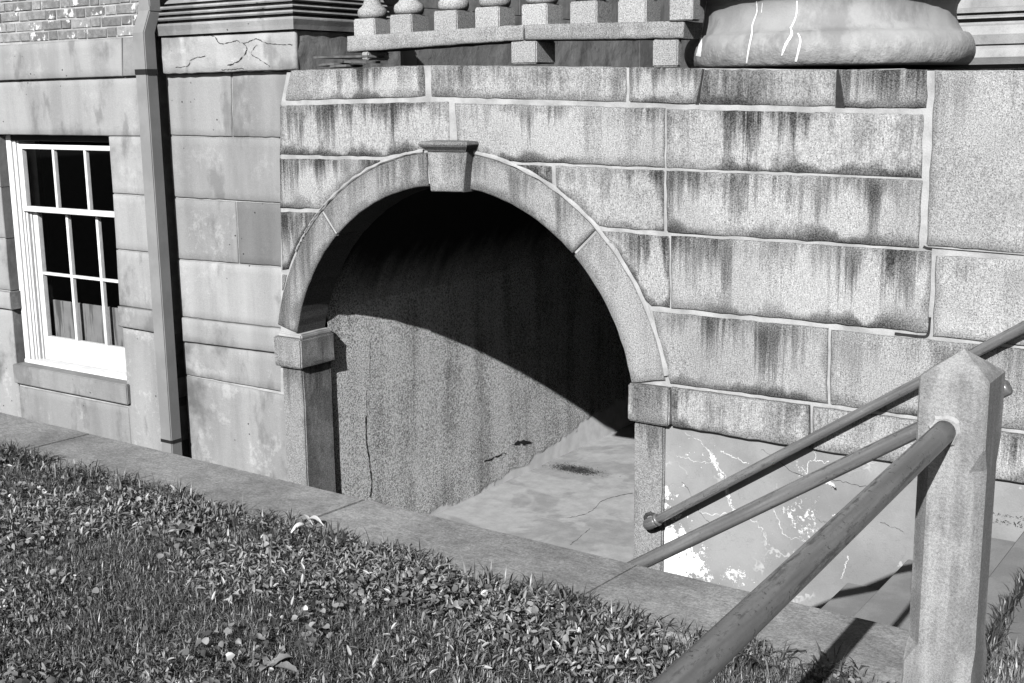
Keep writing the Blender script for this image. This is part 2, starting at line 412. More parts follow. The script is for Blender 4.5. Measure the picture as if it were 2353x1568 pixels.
def m_plant(name, a, b, tr=.0):
    g = NT(name); at = g.attr('tone'); f = g.noise(70, 2, ox=3)
    v = g.mul(g.mixf(at, a, b), g.add(.8, g.mul(f, .4)))
    return g.done(v, .42, None, spec=.6)
M['grass'] = m_plant('grass_blades', .012, .36)
M['leaf'] = m_plant('broad_leaves', .03, .32)
M['straw'] = m_simple('dry_leaf', .6, .45, 20, .2, .7)
def m_column():
    g = NT('painted_sandstone'); f = g.noise(130, 3, .7); a = g.noise(3, 5, .6, ox=8); w_ = g.noise(vec=g.vec(20, 20, 2.5, 3), det=4)
    v = g.mul(g.ss(a, .3, .7, .25, .32), g.add(.9, g.mul(f, .2)))
    low = g.ss(g.z, 1.66, 1.86, 1., 0.)
    e = g.ss(g.add(g.mul(g.noise(13, 5, .75, ox=12), .7), g.mul(w_, .3)), .50, .60)
    v = g.mixf(g.mul(e, g.mul(low, .45)), v, .5)
    v = g.mixf(g.mul(g.ss(g.noise(vec=g.vec(5, 5, 2.5, 60), det=5, rough=.65), .52, .66), .5), v, .12)
    v = g.mixf(g.mul(g.ss(g.z, 1.60, 1.68, 1., 0.), g.ss(g.noise(18, 5, .7, ox=22), .42, .55)), v, .03)
    h = g.add(g.mul(f, .4), g.mul(g.mul(g.noise(12, 6, .7, ox=12), low), 5.))
    return g.done(v, .6, h, .004, .8, .3)
M['column'] = m_column()

# ------------------------------------------------------------------ main levels (eye is 1.55 above the coping)
G = 5.31                 # face of the granite landing
FY = 5.35                # face of the brownstone building
ZF = -1.37               # areaway and tunnel floor
XT = -5.165              # left wall of the tunnel
CI = (-4.0353, -.0933, 1.1608); CE = (-4.0215, -.091, 1.3438)      # arch circles (x, z, radius)

# ------------------------------------------------------------------ ground
def sheet(name, P, mat, kind='structure'):
    return tag(mesh(name, P, [tuple(range(len(P)))], mat), kind=kind)
sheet('areaway_floor', [(-14, 3.3, ZF), (-1.6, 3.3, ZF), (-1.6, 12, ZF), (-14, 12, ZF)], M['floor'])
sheet('lawn_soil', [(-14, -6, -.03), (-.83, -6, -.03), (-.83, 3.16, -.03), (-14, 3.4, -.03)], M['soil'])
sheet('path', [(-.83, -6, -.012), (6, -6, -.012), (6, 3.5, -.012), (-.75, 3.5, -.012), (-.75, 3.0, -.012), (-.83, 3.0, -.012)], M['path'])
mesh_path = mesh('sloping_path', [(-.75, 3.505, -.012), (6, 3.505, -.012), (6, 5.36, -.215), (-.75, 5.36, -.215), (-.75, 3.505, -1.4), (-.75, 5.36, -1.4)], [(0, 1, 2, 3), (0, 3, 5, 4)], M['path'])
tag(mesh_path, kind='structure')
sheet('far_ground', [(-60, -60, -1.6), (60, -60, -1.6), (60, 60, -1.6), (-60, 60, -1.6)], M['soil'])

# ------------------------------------------------------------------ retaining wall with coping
rw = thing('retaining_wall', 'low wall with wide grey stone coping along the grass edge', 'wall', (-3, 3.3, -1.37))
def yin(x): return 3.445+(3.56-3.445)*(-1.0-x)/4.56
def yout(x): return 3.03+(3.12-3.03)*(-1.0-x)/4.0
joints = [-7.4, -4.815, -3.08, -1.86, -.745]
for i in range(4):
    a, b = joints[i]+.008, joints[i+1]-.008
    if i == 2: b += .005
    if i == 3: a -= .004
    bm = bmesh.new(); n = 14; rows = []
    for k in range(n+1):
        x = a+(b-a)*k/n; sk = -.02 if True else 0
        yi, yo = yin(x)+.002*nz(x, 0, 0, 9), yout(x)+.01*nz(x, 3, 0, 6)
        if k in (0, n): pass
        rows.append([bm.verts.new(p) for p in ((x-.03, yo, -.12), (x-.03, yo, -.008), (x-.027, yo+.01, .0), (x, yi-.008, .001*nz(x, 5, 0, 8)), (x, yi, -.008), (x, yi, -.12))])
    for r0, r1 in zip(rows, rows[1:]):
        for j in range(5): bm.faces.new((r0[j], r1[j], r1[j+1], r0[j+1]))
    bm.faces.new(rows[0]); bm.faces.new(rows[-1][::-1])
    for r0, r1 in zip(rows, rows[1:]): bm.faces.new((r0[0], r0[5], r1[5], r1[0]))
    bmobj('coping_stone', bm, M['coping'], rw)
mesh('wall_body', [(-7.4, 3.16, -1.4), (-.76, 3.06, -1.4), (-.76, 3.42, -1.4), (-7.4, 3.57, -1.4), (-7.4, 3.16, -.125), (-.76, 3.06, -.125), (-.76, 3.42, -.125), (-7.4, 3.57, -.125)],
     [(0, 1, 5, 4), (1, 2, 6, 5), (2, 3, 7, 6), (3, 0, 4, 7), (4, 5, 6, 7)], M['slot'], rw)

# ------------------------------------------------------------------ areaway steps
st = thing('areaway_steps', 'stone steps going down beside the stucco wall behind the granite post', 'steps', (-1.5, 4.4, -1.37))
for j in range(-3, 4):
    x0 = -1.763+.27*j; z1 = -.687+.171*j-(.045 if j < 0 else 0)
    x1 = x0+.30 if j < 3 else -.752
    box('step', (x0, 3.52, z1-.166 if j > -3 else ZF+.002), (x1, 5.335, z1), M['step'], st, .006)
    if j > -3: box('step_base', (x0+.03, 3.53, -1.37), (x0+.28 if j < 3 else -.753, 5.33, z1-.17), M['slot'], st, 0)

# ------------------------------------------------------------------ brownstone building
bb = thing('brownstone_building', 'old building front of brick over pale brownstone blocks with a white sash window', 'building', (-7.5, 5.4, 0))
# backing walls (mortar bed) round the window opening and left of the recess
XWL, XWR = -8.09, -6.85; ZWT = W(120, 311, FY)[1]; ZWB = W(180, 905, FY)[1]
XR = -6.335
bk = FY+.009
box('mortar_bed', (-12, bk, -1.4), (XWL-.01, bk+.35, 4.2), M['mortar'], bb, 0)
box('mortar_bed', (XWR+.01, bk, -1.4), (XR, bk+.35, 4.2), M['mortar'], bb, 0)
box('mortar_bed', (XWL-.012, bk+.002, ZWT+.01), (XWR+.012, bk+.352, 4.19), M['mortar'], bb, 0)
box('mortar_bed', (XWL-.012, bk+.002, -1.39), (XWR+.012, bk+.352, ZWB-.005), M['mortar'], bb, 0)
box('brick_mortar_bed', (-9.15, FY+.0085, W(150, 96, FY)[1]), (XR+.001, FY+.05, W(150, 96, FY)[1]+.86), M['mortar'], bb, 0)
box('recess_wall', (XR-.02, bk+.45, -1.4), (-6.2, bk+.6, 4.2), M['slot'], bb, 0)
XL = -260
def row(y0l, y1l, x, xr): pass
Y0 = FY
def lin(x, a, b): return a[1]+(b[1]-a[1])*(x-a[0])/(b[0]-a[0])
# string course A (projects), split at x=280
At, Ab = ((0, 104), (309, 84)), ((0, 185), (312, 174))
YA = FY-.026
for xa, xb in ((-300, 278), (280, 330)):
    block('stone_block', M['brown'], [(xa, lin(xa, *At)), (xb, lin(xb, *At))], [(xa+1, lin(xa, *Ab)), (xb+2, lin(xb, *Ab))], YA, .25, bb, rough=.002)
Bt, Bb = ((0, 186), (312, 175)), ((0, 309), (322, 313))
block('stone_block', M['brown'], [(-300, lin(-300, *Bt)), (334, lin(334, *Bt))], [(-300, lin(-300, *Bb)), (338, lin(338, *Bb))], FY, .25, bb, rough=.0015)
# right of the window
cR = [(248, 312), (258, 444), (266, 572), (272.5, 702)]
right = [(248.5, 313, 340, 314), (258, 445, 345, 451), (266, 573, 352, 582), (273, 702, 360, 715)]
rt = [((248, 313), (340, 314), (258, 443.5), (345, 449.5)), ((258, 445.5), (345, 451.5), (266, 571.5), (352, 580.5)), ((266, 573.5), (352, 582.5), (273, 701), (360, 714))]
for a, b, c, d in rt:
    block('stone_block', M['brown'], [a, b], [c, d], FY, .25, bb, rough=.0015)
b_ = block('sill_band_stone', M['brown_mott'], [(269, 703), (362, 716)], [(271, 749), (364, 766)], FY-.022, .25, bb, rough=.002)
# left of the window
lt = [(313, 548, 12), (549, 667, 25)]
xw = lambda y: 12+(y-548)*(20/282.)
for i, (ya, yb) in enumerate(((-1, 1),)): pass
def leftrow(y0, y1, proj=0, mat='brown', n='stone_block'):
    # course line slopes with the building, anchored at the window jamb
    P = FY-proj
    XW_ = XWL+(.0 if proj == 0 else .02)
    za = W(15, y0, FY)[1]; zb = W(20, y1, FY)[1]
    block(n, M[mat], [(-9.6, za), (XW_, za)], [(-9.6, zb), (XW_, zb)], P, .3, bb, world=True, rough=.0015)
leftrow(313, 430); leftrow(431.5, 548); leftrow(550, 667); leftrow(669, 709, .022, 'brown_mott', 'sill_band_stone')
zlow = W(20, 711, FY)[1]
block('stone_block', M['brown_mott'], [(-9.6, zlow), (XWL, zlow)], [(-9.6, -1.39), (XWL, -1.39)], FY, .3, bb, world=True, rough=.001)
zs = W(291, 885, FY)[1]
zb1 = W(272, 750, FY)[1]
block('stone_block', M['brown_mott'], [(XWR+.002, zb1), (XR+.0, zb1)], [(XWR+.002, -1.39), (XR+.0, -1.39)], FY, .3, bb, world=True, rough=.001)
zsil = W(150, 908, FY)[1]
block('stone_block', M['brown_mott'], [(XWL+.001, zsil), (XWR+.001, zsil)], [(XWL+.001, -1.39), (XWR+.001, -1.39)], FY+.0005, .3, bb, world=True, rough=.001)
# window sill stone, projecting
s0 = W(28, 836, FY-.03); s1 = W(290, 884, FY-.03); s2 = W(293, 930, FY-.03)
box('window_sill', (s0[0], FY-.03, s2[1]), (s1[0], FY+.26, s1[1]), M['brown_plain'], bb, .006, 2)
# bricks in Flemish bond
def brick_mesh(w_, seed):
    r = random.Random(seed); bm = bmesh.new()
    h = .0585; c = .005
    fr = [(-w_/2+c, 0, -h/2+c), (w_/2-c, 0, -h/2+c), (w_/2-c, 0, h/2-c), (-w_/2+c, 0, h/2-c)]
    md = [(-w_/2, c, -h/2), (w_/2, c, -h/2), (w_/2, c, h/2), (-w_/2, c, h/2)]
    bkk = [(x, .09, z) for x, y, z in md]
    R = []
    for ring in (fr, md, bkk):
        R.append([bm.verts.new((x+r.uniform(-.0025, .0025), y+r.uniform(-.0015, .0015), z+r.uniform(-.002, .002))) for x, y, z in ring])
    bm.faces.new(R[0])
    for a, b in zip(R, R[1:]):
        for k in range(4): bm.faces.new((a[k], a[(k+1) % 4], b[(k+1) % 4], b[k]))
    bmesh.ops.recalc_face_normals(bm, faces=bm.faces)
    me = bpy.data.meshes.new('brick'); bm.to_mesh(me); bm.free(); me.materials.append(M['brick']); return me
BS = [brick_mesh(.192, i) for i in range(4)]; BH = [brick_mesh(.092, i+9) for i in range(4)]
zbr = W(150, 92, FY)[1]; rr = random.Random(3)
for rw_i in range(12):
    z = zbr+.034+rw_i*.0683
    x = XR-.004 - (.0 if rw_i % 2 else .05)
    hd = rw_i % 2 == 0
    if not hd: pass
    while x > -9.1:
        w_ = .092 if hd else .192
        o = link('brick', (BH if hd else BS)[rr.randrange(4)], bb)
        o.location = Vector((x-w_/2, FY+.0005+rr.uniform(-.002, .002), z+rr.uniform(-.002, .002)))-bb.location
        o.rotation_euler = (rr.uniform(-.01, .01), 0, rr.uniform(-.008, .008))
        x -= w_+.010; hd = not hd
# window
YW = FY+.085
def wr(name, x0, x1, z0, z1, y0, y1, par, mat='white', bev=.003): return box(name, (x0, y0, z0), (x1, y1, z1), M[mat], par, bev)
fx0 = XWL+.004; fx1 = XWR+.06
zt = W(150, 311, FY)[1]; 
zsl = W(150, 840, FY+.1)[1]
win = box('window', (fx0, YW-.012, zsl-.01), (fx0+.055, YW+.13, zt+.05), M['white'], bb, .004)     # outer casing, left jamb
def sub(name, a, b, mat='white', bev=.003): return box(name, a, b, M[mat], win, bev)
sub('casing', (fx0+.05, YW+.005, zsl), (fx0+.085, YW+.15, zt+.05))
sub('casing', (fx0+.08, YW+.02, zsl), (fx0+.10, YW+.16, zt+.05))
sub('casing', (fx1-.07, YW, zsl), (fx1+.03, YW+.15, zt+.05))
sub('head_casing', (fx0, YW-.005, zt-.045), (fx1, YW+.15, zt+.06), 'black')  # coloured black: the lintel's shadow is put into the casing colour
sub('wood_sill', (fx0, YW-.02, zsl-.055), (fx1, YW+.16, zsl+.012))
def pane(x0_, x1_, z0_, z1_, y_): mesh('pane', [(x0_, y_, z0_), (x1_, y_, z0_), (x1_, y_, z1_), (x0_, y_, z1_)], [(0, 1, 2, 3)], M['glass'], win)
# upper sash
ys = YW+.012
ux0 = fx0+.095; ux1 = fx1-.06
zu1 = W(150, 334, ys)[1]; zu0 = W(215, 496, ys)[1]
sub('sash', (ux0, ys, zu0), (ux0+.05, ys+.04, zu1)); sub('sash', (ux1-.04, ys, zu0), (ux1+.01, ys+.04, zu1))
sub('sash', (ux0+.002, ys-.001, zu1-.03), (ux1, ys+.04, zu1+.003)); sub('sash', (ux0+.002, ys-.001, zu0), (ux1, ys+.04, zu0+.038))
pw = (ux1-.04-ux0-.05)/3
mx_ = []
for k in (1, 2):
    x = ux0+.05+pw*k
    sub('muntin', (x-.011, ys+.002, zu0+.03), (x+.011, ys+.036, zu1-.025), bev=.004)
for k in range(3):
    pane(ux0+.04+pw*k+.012, ux0+.05+pw*(k+1)-.008, zu0+.03, zu1-.025, ys+.018)
# lower sash, further in
yl = ys+.05
lx0 = ux0+.045; lx1 = ux1
zl1 = zu0+.02; zl0 = W(150, 838, yl)[1]+.005; zl0 = zsl+.012
zr = W(190, 785, yl)[1]                              # top of the deep bottom rail
sub('sash', (lx0, yl, zl0), (lx0+.05, yl+.04, zl1)); sub('sash', (lx1-.05, yl, zl0), (lx1, yl+.04, zl1))
sub('sash', (lx0+.002, yl-.001, zl0), (lx1, yl+.041, zr)); sub('sash', (lx0+.002, yl+.001, zl1-.03), (lx1, yl+.041, zl1+.004))
sub('casing', (lx0-.04, yl-.03, zl0-.01), (lx0-.022, yl+.05, zl1)); sub('casing', (lx0-.015, yl-.012, zl0-.01), (lx0-.002, yl+.05, zl1))
pw = (lx1-lx0-.10)/3
zm = W(180, 637, yl)[1]
for k in (1, 2):
    x = lx0+.05+pw*k; sub('muntin', (x-.012, yl+.002, zr-.01), (x+.012, yl+.036, zl1-.02), bev=.004)
sub('muntin', (lx0+.04, yl+.003, zm-.010), (lx1-.04, yl+.035, zm+.010), bev=.004)
for k in range(3):
    for a, b in ((zr-.01, zm-.011), (zm+.009, zl1-.02)):
        pane(lx0+.04+pw*k+.013, lx0+.05+pw*(k+1)-.009, a, b, yl+.018)
zbd = W(180, 695, yl+.09)[1]
sub('interior_board', (lx0+.02, yl+.08, zl0), (lx1+.2, yl+.095, zbd), 'board', .002)
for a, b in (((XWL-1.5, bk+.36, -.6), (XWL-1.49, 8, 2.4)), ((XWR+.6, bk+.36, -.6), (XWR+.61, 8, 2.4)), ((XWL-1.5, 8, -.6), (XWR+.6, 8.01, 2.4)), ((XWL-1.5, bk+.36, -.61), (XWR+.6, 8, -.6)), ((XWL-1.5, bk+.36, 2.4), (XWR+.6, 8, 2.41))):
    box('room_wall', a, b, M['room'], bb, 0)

# ------------------------------------------------------------------ stone pier
pr = thing('stone_pier', 'brownstone pier with moulded base between the downpipe and the granite landing', 'pier', (-5.8, 5.4, 0))
PL, PR = -6.25, -5.27
box('mortar_bed', (PL+.004, FY+.009, -1.4), (PR-.03, FY+.6, W(640, 168, FY)[1]-.01), M['mortar'], pr, 0)
def prow(a, b, c, d, mat='brown', Y=FY, **k): return block('stone_block', M[mat], [a, b], [c, d], Y, .3, pr, **k)
def px(X, y): # picture x at which plane FY has this X, given y
    lo, hi = -500, 2352
    for _ in range(30):
        m_ = (lo+hi)/2
        if W(m_, y, FY)[0] < X: lo = m_
        else: hi = m_
    return m_
def q(yl_, yr_): return (px(PL, yl_), yl_), (px(PR, yr_), yr_)
def prow2(t, b, mat, split=None, **k):
    (a, b1), (c, d) = q(*t), q(*b)
    if split is None: return [prow(a, b1, c, d, mat, **k)]
    s0_, s1_ = split
    ta = a[1]+(b1[1]-a[1])*(s0_-a[0])/(b1[0]-a[0]); tb = c[1]+(d[1]-c[1])*(s1_-c[0])/(d[0]-c[0])
    return [prow(a, (s0_-1, ta), c, (s1_-1, tb), mat[0], **k), prow((s0_+1, ta), b1, (s1_+1, tb), d, mat[1], **k)]
(qa, _), (qc, _) = q(170, 162), q(310.5, 316)
prow(qa, (530, 165), qc, (532, 314), 'brown', rough=.004)
prow((532, 165), (666, 160), (534, 314), (648, 316), 'brown_mott', rough=.004)
prow2((312.5, 318), (452.5, 467), 'brown', rough=.004)
prow2((455, 469), (594, 613.5), ('brown_mott', 'brown_dark'), (541, 548), rough=.003)
prow2((596, 615.5), (727, 757), 'brown', rough=.004)
prow2((729, 758), (784, 815), 'brown', Y=FY-.015, rough=.004)
prow2((786, 817), (860, 905), 'brown_mott', rough=.003)
zz0 = W(500, 885, FY)[1]
block('stone_block', M['brown_mott'], [(PL, W(450, 866, FY)[1]), (PR, W(640, 906, FY)[1])], [(PL, -1.39), (PR, -1.39)], FY, .3, pr, world=True)
YB = FY-.045
pa, pb, pc, pd = W(369, 85, YB), W(677, 69.5, YB), W(677, 160, YB), W(373, 171, YB)
PBX = pb[0]
base = block('base_block', M['brown_rough'], [(pa[0], pa[1]), (PBX, pb[1])], [(pd[0], pd[1]), (PBX, pc[1])], YB, .018, pr, world=True, rough=.006, rnd=.01)
def xface(name, X, Y0_, Y1_, z0, z1, mat, par, cell=.04, rough=.003, dep=.1):
    nY = max(4, int((Y1_-Y0_)/cell)); nZ = max(3, int((z1-z0)/cell)); V = []; F = []
    for j in range(nZ+1):
        for i in range(nY+1):
            y = Y0_+(Y1_-Y0_)*i/nY; z = z0+(z1-z0)*j/nZ
            V.append((X+rough*nz(1, y, z, 12), y, z))
    for j in range(nZ):
        for i in range(nY):
            a = j*(nY+1)+i; F.append((a, a+1, a+nY+2, a+nY+1))
    n0 = len(V); V += [(X-dep, Y0_, z0), (X-dep, Y1_, z0), (X-dep, Y1_, z1), (X-dep, Y0_, z1)]
    c = [0, nY, (nZ+1)*(nY+1)-1, nZ*(nY+1)]
    for k in range(4): F.append((c[k], n0+k, n0+(k+1) % 4, c[(k+1) % 4]))
    return mesh(name, V, F, mat, par)
ZL = W(800, 155, G)[1]-.01
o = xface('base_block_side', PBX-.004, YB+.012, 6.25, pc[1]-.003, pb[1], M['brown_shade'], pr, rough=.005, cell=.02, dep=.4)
# moulding above the block, mitred round the corner
ztop = pb[1]
prof = [(.0, .0), (.040, .004), (.044, .030), (.052, .060), (.050, .068), (.044, .074), (-.008, .076), (-.010, .089), (.040, .091), (.046, .100), (.040, .110), (.004, .112), (.0, .123), (.034, .126), (.038, .134), (.032, .142), (-.008, .144), (-.010, .156), (.022, .160), (.026, .168), (.018, .178), (-.02, .180), (-.02, .19), (-.0, .195), (-.01, .21), (-.04, .24), (-.05, .3), (-.05, 1.6)]
V = []; F = []
for o_, z_ in prof:
    z = ztop+.003+z_
    V += [(pa[0]+.03-o_, FY+.2, z), (pa[0]+.03-o_, YB+.02-o_, z), (PBX-.03+o_, YB+.02-o_, z), (PBX-.03+o_, 6.14, z), (PBX-.6, 6.14, z)]
for j in range(len(prof)-1):
    for i in range(4): a = j*5+i; F.append((a, a+1, a+6, a+5))
mo = mesh('base_moulding', V, F, M['brown_plain'], pr)
tp = len(prof)-1; 

# ------------------------------------------------------------------ portico wall behind the landing
pw_ = thing('portico_wall', 'dim side wall of the porch behind the balusters', 'wall', (-5.2, 8, 1.6))
for i, (ya, yb) in enumerate(((6.16, 6.62), (6.63, 7.9), (7.91, 9.7), (9.71, 12.), (12.01, 15))):
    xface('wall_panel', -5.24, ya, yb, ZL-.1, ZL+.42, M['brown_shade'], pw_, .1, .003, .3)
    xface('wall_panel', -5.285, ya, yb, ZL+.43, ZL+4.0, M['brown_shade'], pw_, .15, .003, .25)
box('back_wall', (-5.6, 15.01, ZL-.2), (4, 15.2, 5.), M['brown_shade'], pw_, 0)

# ------------------------------------------------------------------ granite landing with the arched tunnel
gl = thing('granite_landing', 'granite block landing wall with a keystone arch over a dark passage', 'landing', (-3.5, 5.4, 0))
def gb(top, bot, mat='granite', n='granite_block', Y=G, **k):
    k.setdefault('rough', .0055); k.setdefault('rnd', .007)
    return block(n, M[mat], top, bot, Y-.001-random.uniform(0, .005), .22, gl, **k)
def arc(c, r, a0, a1, n=14): return [(c[0]+r*math.cos(math.radians(a0+(a1-a0)*i/n)), c[1]+r*math.sin(math.radians(a0+(a1-a0)*i/n))) for i in range(n+1)]
def Pw(l): return [W(x, y, G) for x, y in l]
def ang(x, y, c=CE):
    X, Z = W(x, y, G); return math.degrees(math.atan2(Z-c[1], X-c[0]))
# course A
gb([(667, 162), (973, 149.5)], [(653, 232), (976, 222.5)])
gb([(988, 149.5), (1439, 153)], [(989, 223), (1439, 235.5)])
gb([(1443.5, 153.5), (1613, 157)], [(1444, 235), (1598, 239.5)])
gb([(1617, 157), (1922, 159)], [(1604, 240), (1919, 246.5)])
gb([(1926, 159), (2130, 160)], [(1937, 248.5), (2128, 249.5)])
gb([(2146, 161), (2620, 158)], [(2127, 565), (2620, 605)], 'granite_clean')
# course B
gb([(641, 241), (1031, 231.5)], [(641, 356), (881, 361), (925, 352), (969, 347), (1010, 342), (1033, 338)])
gb([(1043, 237), (1340, 243), (1526, 247)], [(1050, 347), (1090, 353), (1160, 371), (1275, 375), (1526, 386)])
gb([(1529, 249), (2123, 261)], [(1529, 387), (2117, 409.5)])
# course C
RC = CE[2]+.012
def cw(l): return [W(x, y, G) for x, y in l]
gb(cw([(641, 364), (872, 367)]), cw([(643, 477), (733, 481)])+arc(CE, RC, ang(741, 480), ang(876, 370)), world=True)
gb(cw([(1184, 376.5), (1268, 379)]), arc(CE, RC, ang(1184, 381), ang(1268, 428)), world=True)
gb(cw([(1273, 379.5), (1526, 390)]), arc(CE, RC, ang(1276, 434), ang(1370, 519))+cw([(1400, 524), (1526, 534)]), world=True)
gb([(1529, 391), (2117, 413)], [(1530, 534.5), (2110, 570)])
# course D
gb(cw([(645, 486), (731, 488)]), cw([(648, 620), (661, 621)])+arc(CE, RC, ang(664, 618), ang(732, 490)), world=True)
gb(cw([(648, 629), (659, 630)]), cw([(648, 668), (650, 668)]), world=True)
gb(cw([(1379, 530), (1537, 541)]), arc(CE, RC, ang(1382, 537), ang(1489, 702))+cw([(1500, 705), (1539, 708)]), world=True)
gb([(1540, 541), (2139, 578)], [(1541, 708.5), (2132, 766)])
gb([(2149, 586), (2620, 613)], [(2141, 773), (2620, 822)], 'granite_clean')
# course E
gb([(1497, 715), (1902, 753.5)], [(1538, 881.5), (1900, 929)])
gb([(1908, 757), (2352, 801), (2620, 828)], [(1905, 929.5), (2352, 991), (2620, 1027)])
# course F, a thin projecting band
gb([(1541, 890), (1858, 932.5)], [(1541, 979), (1858, 1032)], Y=G-.014)
gb([(1866, 934), (2352, 999), (2620, 1035)], [(1865, 1033.5), (2352, 1112), (2620, 1155)], Y=G-.014)
# mortar bed, one piece with the arch opening
O = [W(644, 900, G), W(645, 236, G), W(658, 166, G), W(980, 150, G), W(2135, 162, G), W(2620, 160, G), W(2620, 1100, G), W(2000, 1010, G), (-2.72, W(1530, 940, G)[1])]
A_ = arc(CI, 1.175, 0, 180, 40)
O = O[:8]+[(-2.74, W(1530, 960, G)[1]), (-2.80, W(1530, 960, G)[1]), (CI[0]+1.175, A_[0][1]+.0)]+A_[1:]+[(CI[0]-1.175, W(644, 900, G)[1])]
from mathutils.geometry import tessellate_polygon
tri = tessellate_polygon([[Vector((x, z, 0)) for x, z in O]]); nO = len(O)
V = [(x, G+.0035, z) for x, z in O]+[(x, G+.25, z) for x, z in O]
bm = bmesh.new(); fv = [bm.verts.new(v) for v in V]
for t in tri: bm.faces.new([fv[k] for k in t])
for k in range(nO): bm.faces.new((fv[k], fv[(k+1) % nO], fv[(k+1) % nO+nO], fv[k+nO]))
bmobj('mortar_bed', bm, M['mortar'], gl)
# landing top slab and body above the tunnel
mesh('landing_top', [(-5.35, G+.02, ZL+.002), (-1.8, G+.02, W(2130, 162, G)[1]), (1.5, G+.02, W(2340, 162, G)[1]), (1.5, 15, ZL-.07), (-5.35, 15, ZL+.002)], [(0, 1, 2, 3, 4)], M['brown_dark'], gl)
# arch ring
GR = G-.010
def ringstone(a0, a1, name='arch_stone'):
    n = 16; T = arc(CE, CE[2]-.004, a0, a1, n); B = arc(CI, CI[2], a0, a1, n)
    # circles have slightly different centres: aim the ends the same way
    return block(name, M['granite_ring'], T, B, GR, .25, gl, world=True, rough=.004, rnd=.008)
aL = math.degrees(math.atan2(W(738, 487, G)[1]-CI[1], W(738, 487, G)[0]-CI[0])); aR = math.degrees(math.atan2(W(1365, 530, G)[1]-CI[1], W(1365, 530, G)[0]-CI[0]))
aK0 = math.degrees(math.atan2(W(979, 360, G)[1]-CI[1], W(979, 360, G)[0]-CI[0])); aK1 = math.degrees(math.atan2(W(1075, 360, G)[1]-CI[1], W(1075, 360, G)[0]-CI[0]))
aS0 = 180-math.degrees(math.asin((W(690, 766, G)[1]-CI[1])/CI[2])); aS1 = math.degrees(math.asin((W(1452, 879, G)[1]-CI[1])/CI[2]))
ringstone(aS0, aL+.35); ringstone(aL-.35, aK0+.2); ringstone(aK1-.2, aR+.35); ringstone(aR-.35, aS1)
# mortar bead round the ring
def bead(c, r, a0, a1, wd, name='pointing', y=GR-.001):
    V = []; F = []; n = 70
    for i in range(n+1):
        a = math.radians(a0+(a1-a0)*i/n); w_ = wd*(1+.5*nz(i*.3, 1, 2, 1))
        rr_ = r+.004*nz(i*.25, 5, 2, 1)
        for q_, yy in ((rr_-w_, .004), (rr_-w_*.4, -.003), (rr_+w_*.4, -.003), (rr_+w_, .006)):
            V.append((c[0]+q_*math.cos(a), y+yy, c[1]+q_*math.sin(a)))
    for i in range(n):
        for k in range(3): b = i*4+k; F.append((b, b+4, b+5, b+1))
    return mesh(name, V, F, M['mortar'], gl)
bead(CE, CE[2]+.006, aK1-1, aS1+1, .012); bead(CE, CE[2]+.006, aL+8, aK0+1, .010); bead(CE, CE[2]+.004, aL+14, aL-2, .006)
# keystone
YK = G-.075
kq = [W(x, y, YK) for x, y in ((980, 349), (1071, 350), (1063, 441.5), (988, 440))]
ks = block('keystone', M['granite_ring'], [kq[0], kq[1]], [kq[3], kq[2]], YK, .32, gl, world=True, rough=.003)
ka, kb = W(963, 330, YK-.03), W(1077, 330, YK-.03)
zc0, zc1 = W(1020, 350, YK-.02)[1], W(1020, 325, YK-.03)[1]
V = []; F = []
pk = [(-.005, 0), (.002, .006), (.006, .012), (.028, .030), (.034, .040), (.034, zc1-zc0-.012), (.026, zc1-zc0), (-.02, zc1-zc0+.003)]
kx0, kx1 = kq[0][0]+.004, kq[1][0]-.004
for o_, z_ in pk: V += [(kx0-o_, G+.02, zc0+z_), (kx0-o_, YK-o_, zc0+z_), (kx1+o_, YK-o_, zc0+z_), (kx1+o_, G+.02, zc0+z_)]
for j in range(len(pk)-1):
    for i in range(3): a = j*4+i; F.append((a, a+1, a+5, a+4))
F.append((28, 29, 30, 31)); F.append((0, 3, 2, 1))
mesh('keystone_cap', V, F, M['granite_ring'], ks)
# imposts and jambs
def solid(name, x0, x1, z0, z1, y0, y1, mat, par=gl, rough=.004):
    bm = bmesh.new(); bmesh.ops.create_cube(bm, size=1)
    for v in bm.verts: v.co = Vector((x0 if v.co.x < 0 else x1, y0 if v.co.y < 0 else y1, z0 if v.co.z < 0 else z1))
    bmesh.ops.bevel(bm, geom=bm.edges[:], offset=.008, segments=2, affect='EDGES')
    bmesh.ops.subdivide_edges(bm, edges=[e for e in bm.edges if e.calc_length() > .12], cuts=5, use_grid_fill=True)
    for v in bm.verts: v.co += Vector((nz(v.co.x, v.co.y, v.co.z, 9), nz(v.co.x+3, v.co.y, v.co.z, 9), nz(v.co.x, v.co.y+5, v.co.z, 9)))*rough
    o = bmobj(name, bm, mat, par); me = o.data
    n = len(me.vertices); co = np.empty(n*3); me.vertices.foreach_get('co', co); co = co.reshape(-1, 3)
    for nm, A in (('dt', z1-co[:, 2]), ('db', co[:, 2]-z0), ('ds', np.minimum(co[:, 0]-x0, x1-co[:, 0])+.02)):
        me.attributes.new(nm, 'FLOAT', 'POINT').data.foreach_set('value', A.astype('f'))
    return o
JB = 5.565
jx0, jx1 = W(652, 950, G)[0], W(702, 1000, G)[0]
YI = G-.035
ix0, ix1 = W(628, 800, YI)[0], W(691, 815, YI)[0]
iz1, iz0 = W(691, 781, YI)[1], W(692, 849, YI)[1]
solid('impost', ix0, ix1, iz0, iz1, YI, JB+.01, M['granite_ring'])
solid('impost_top', ix0+.02, ix1-.012, iz1-.004, iz1+.028, G-.012, JB, M['mortar'])
solid('jamb', jx0, jx1, -1.39, iz0+.004, G, JB, M['granite_ring'])
rx0, rx1 = W(1455, 1100, G)[0], W(1525, 1000, G)[0]
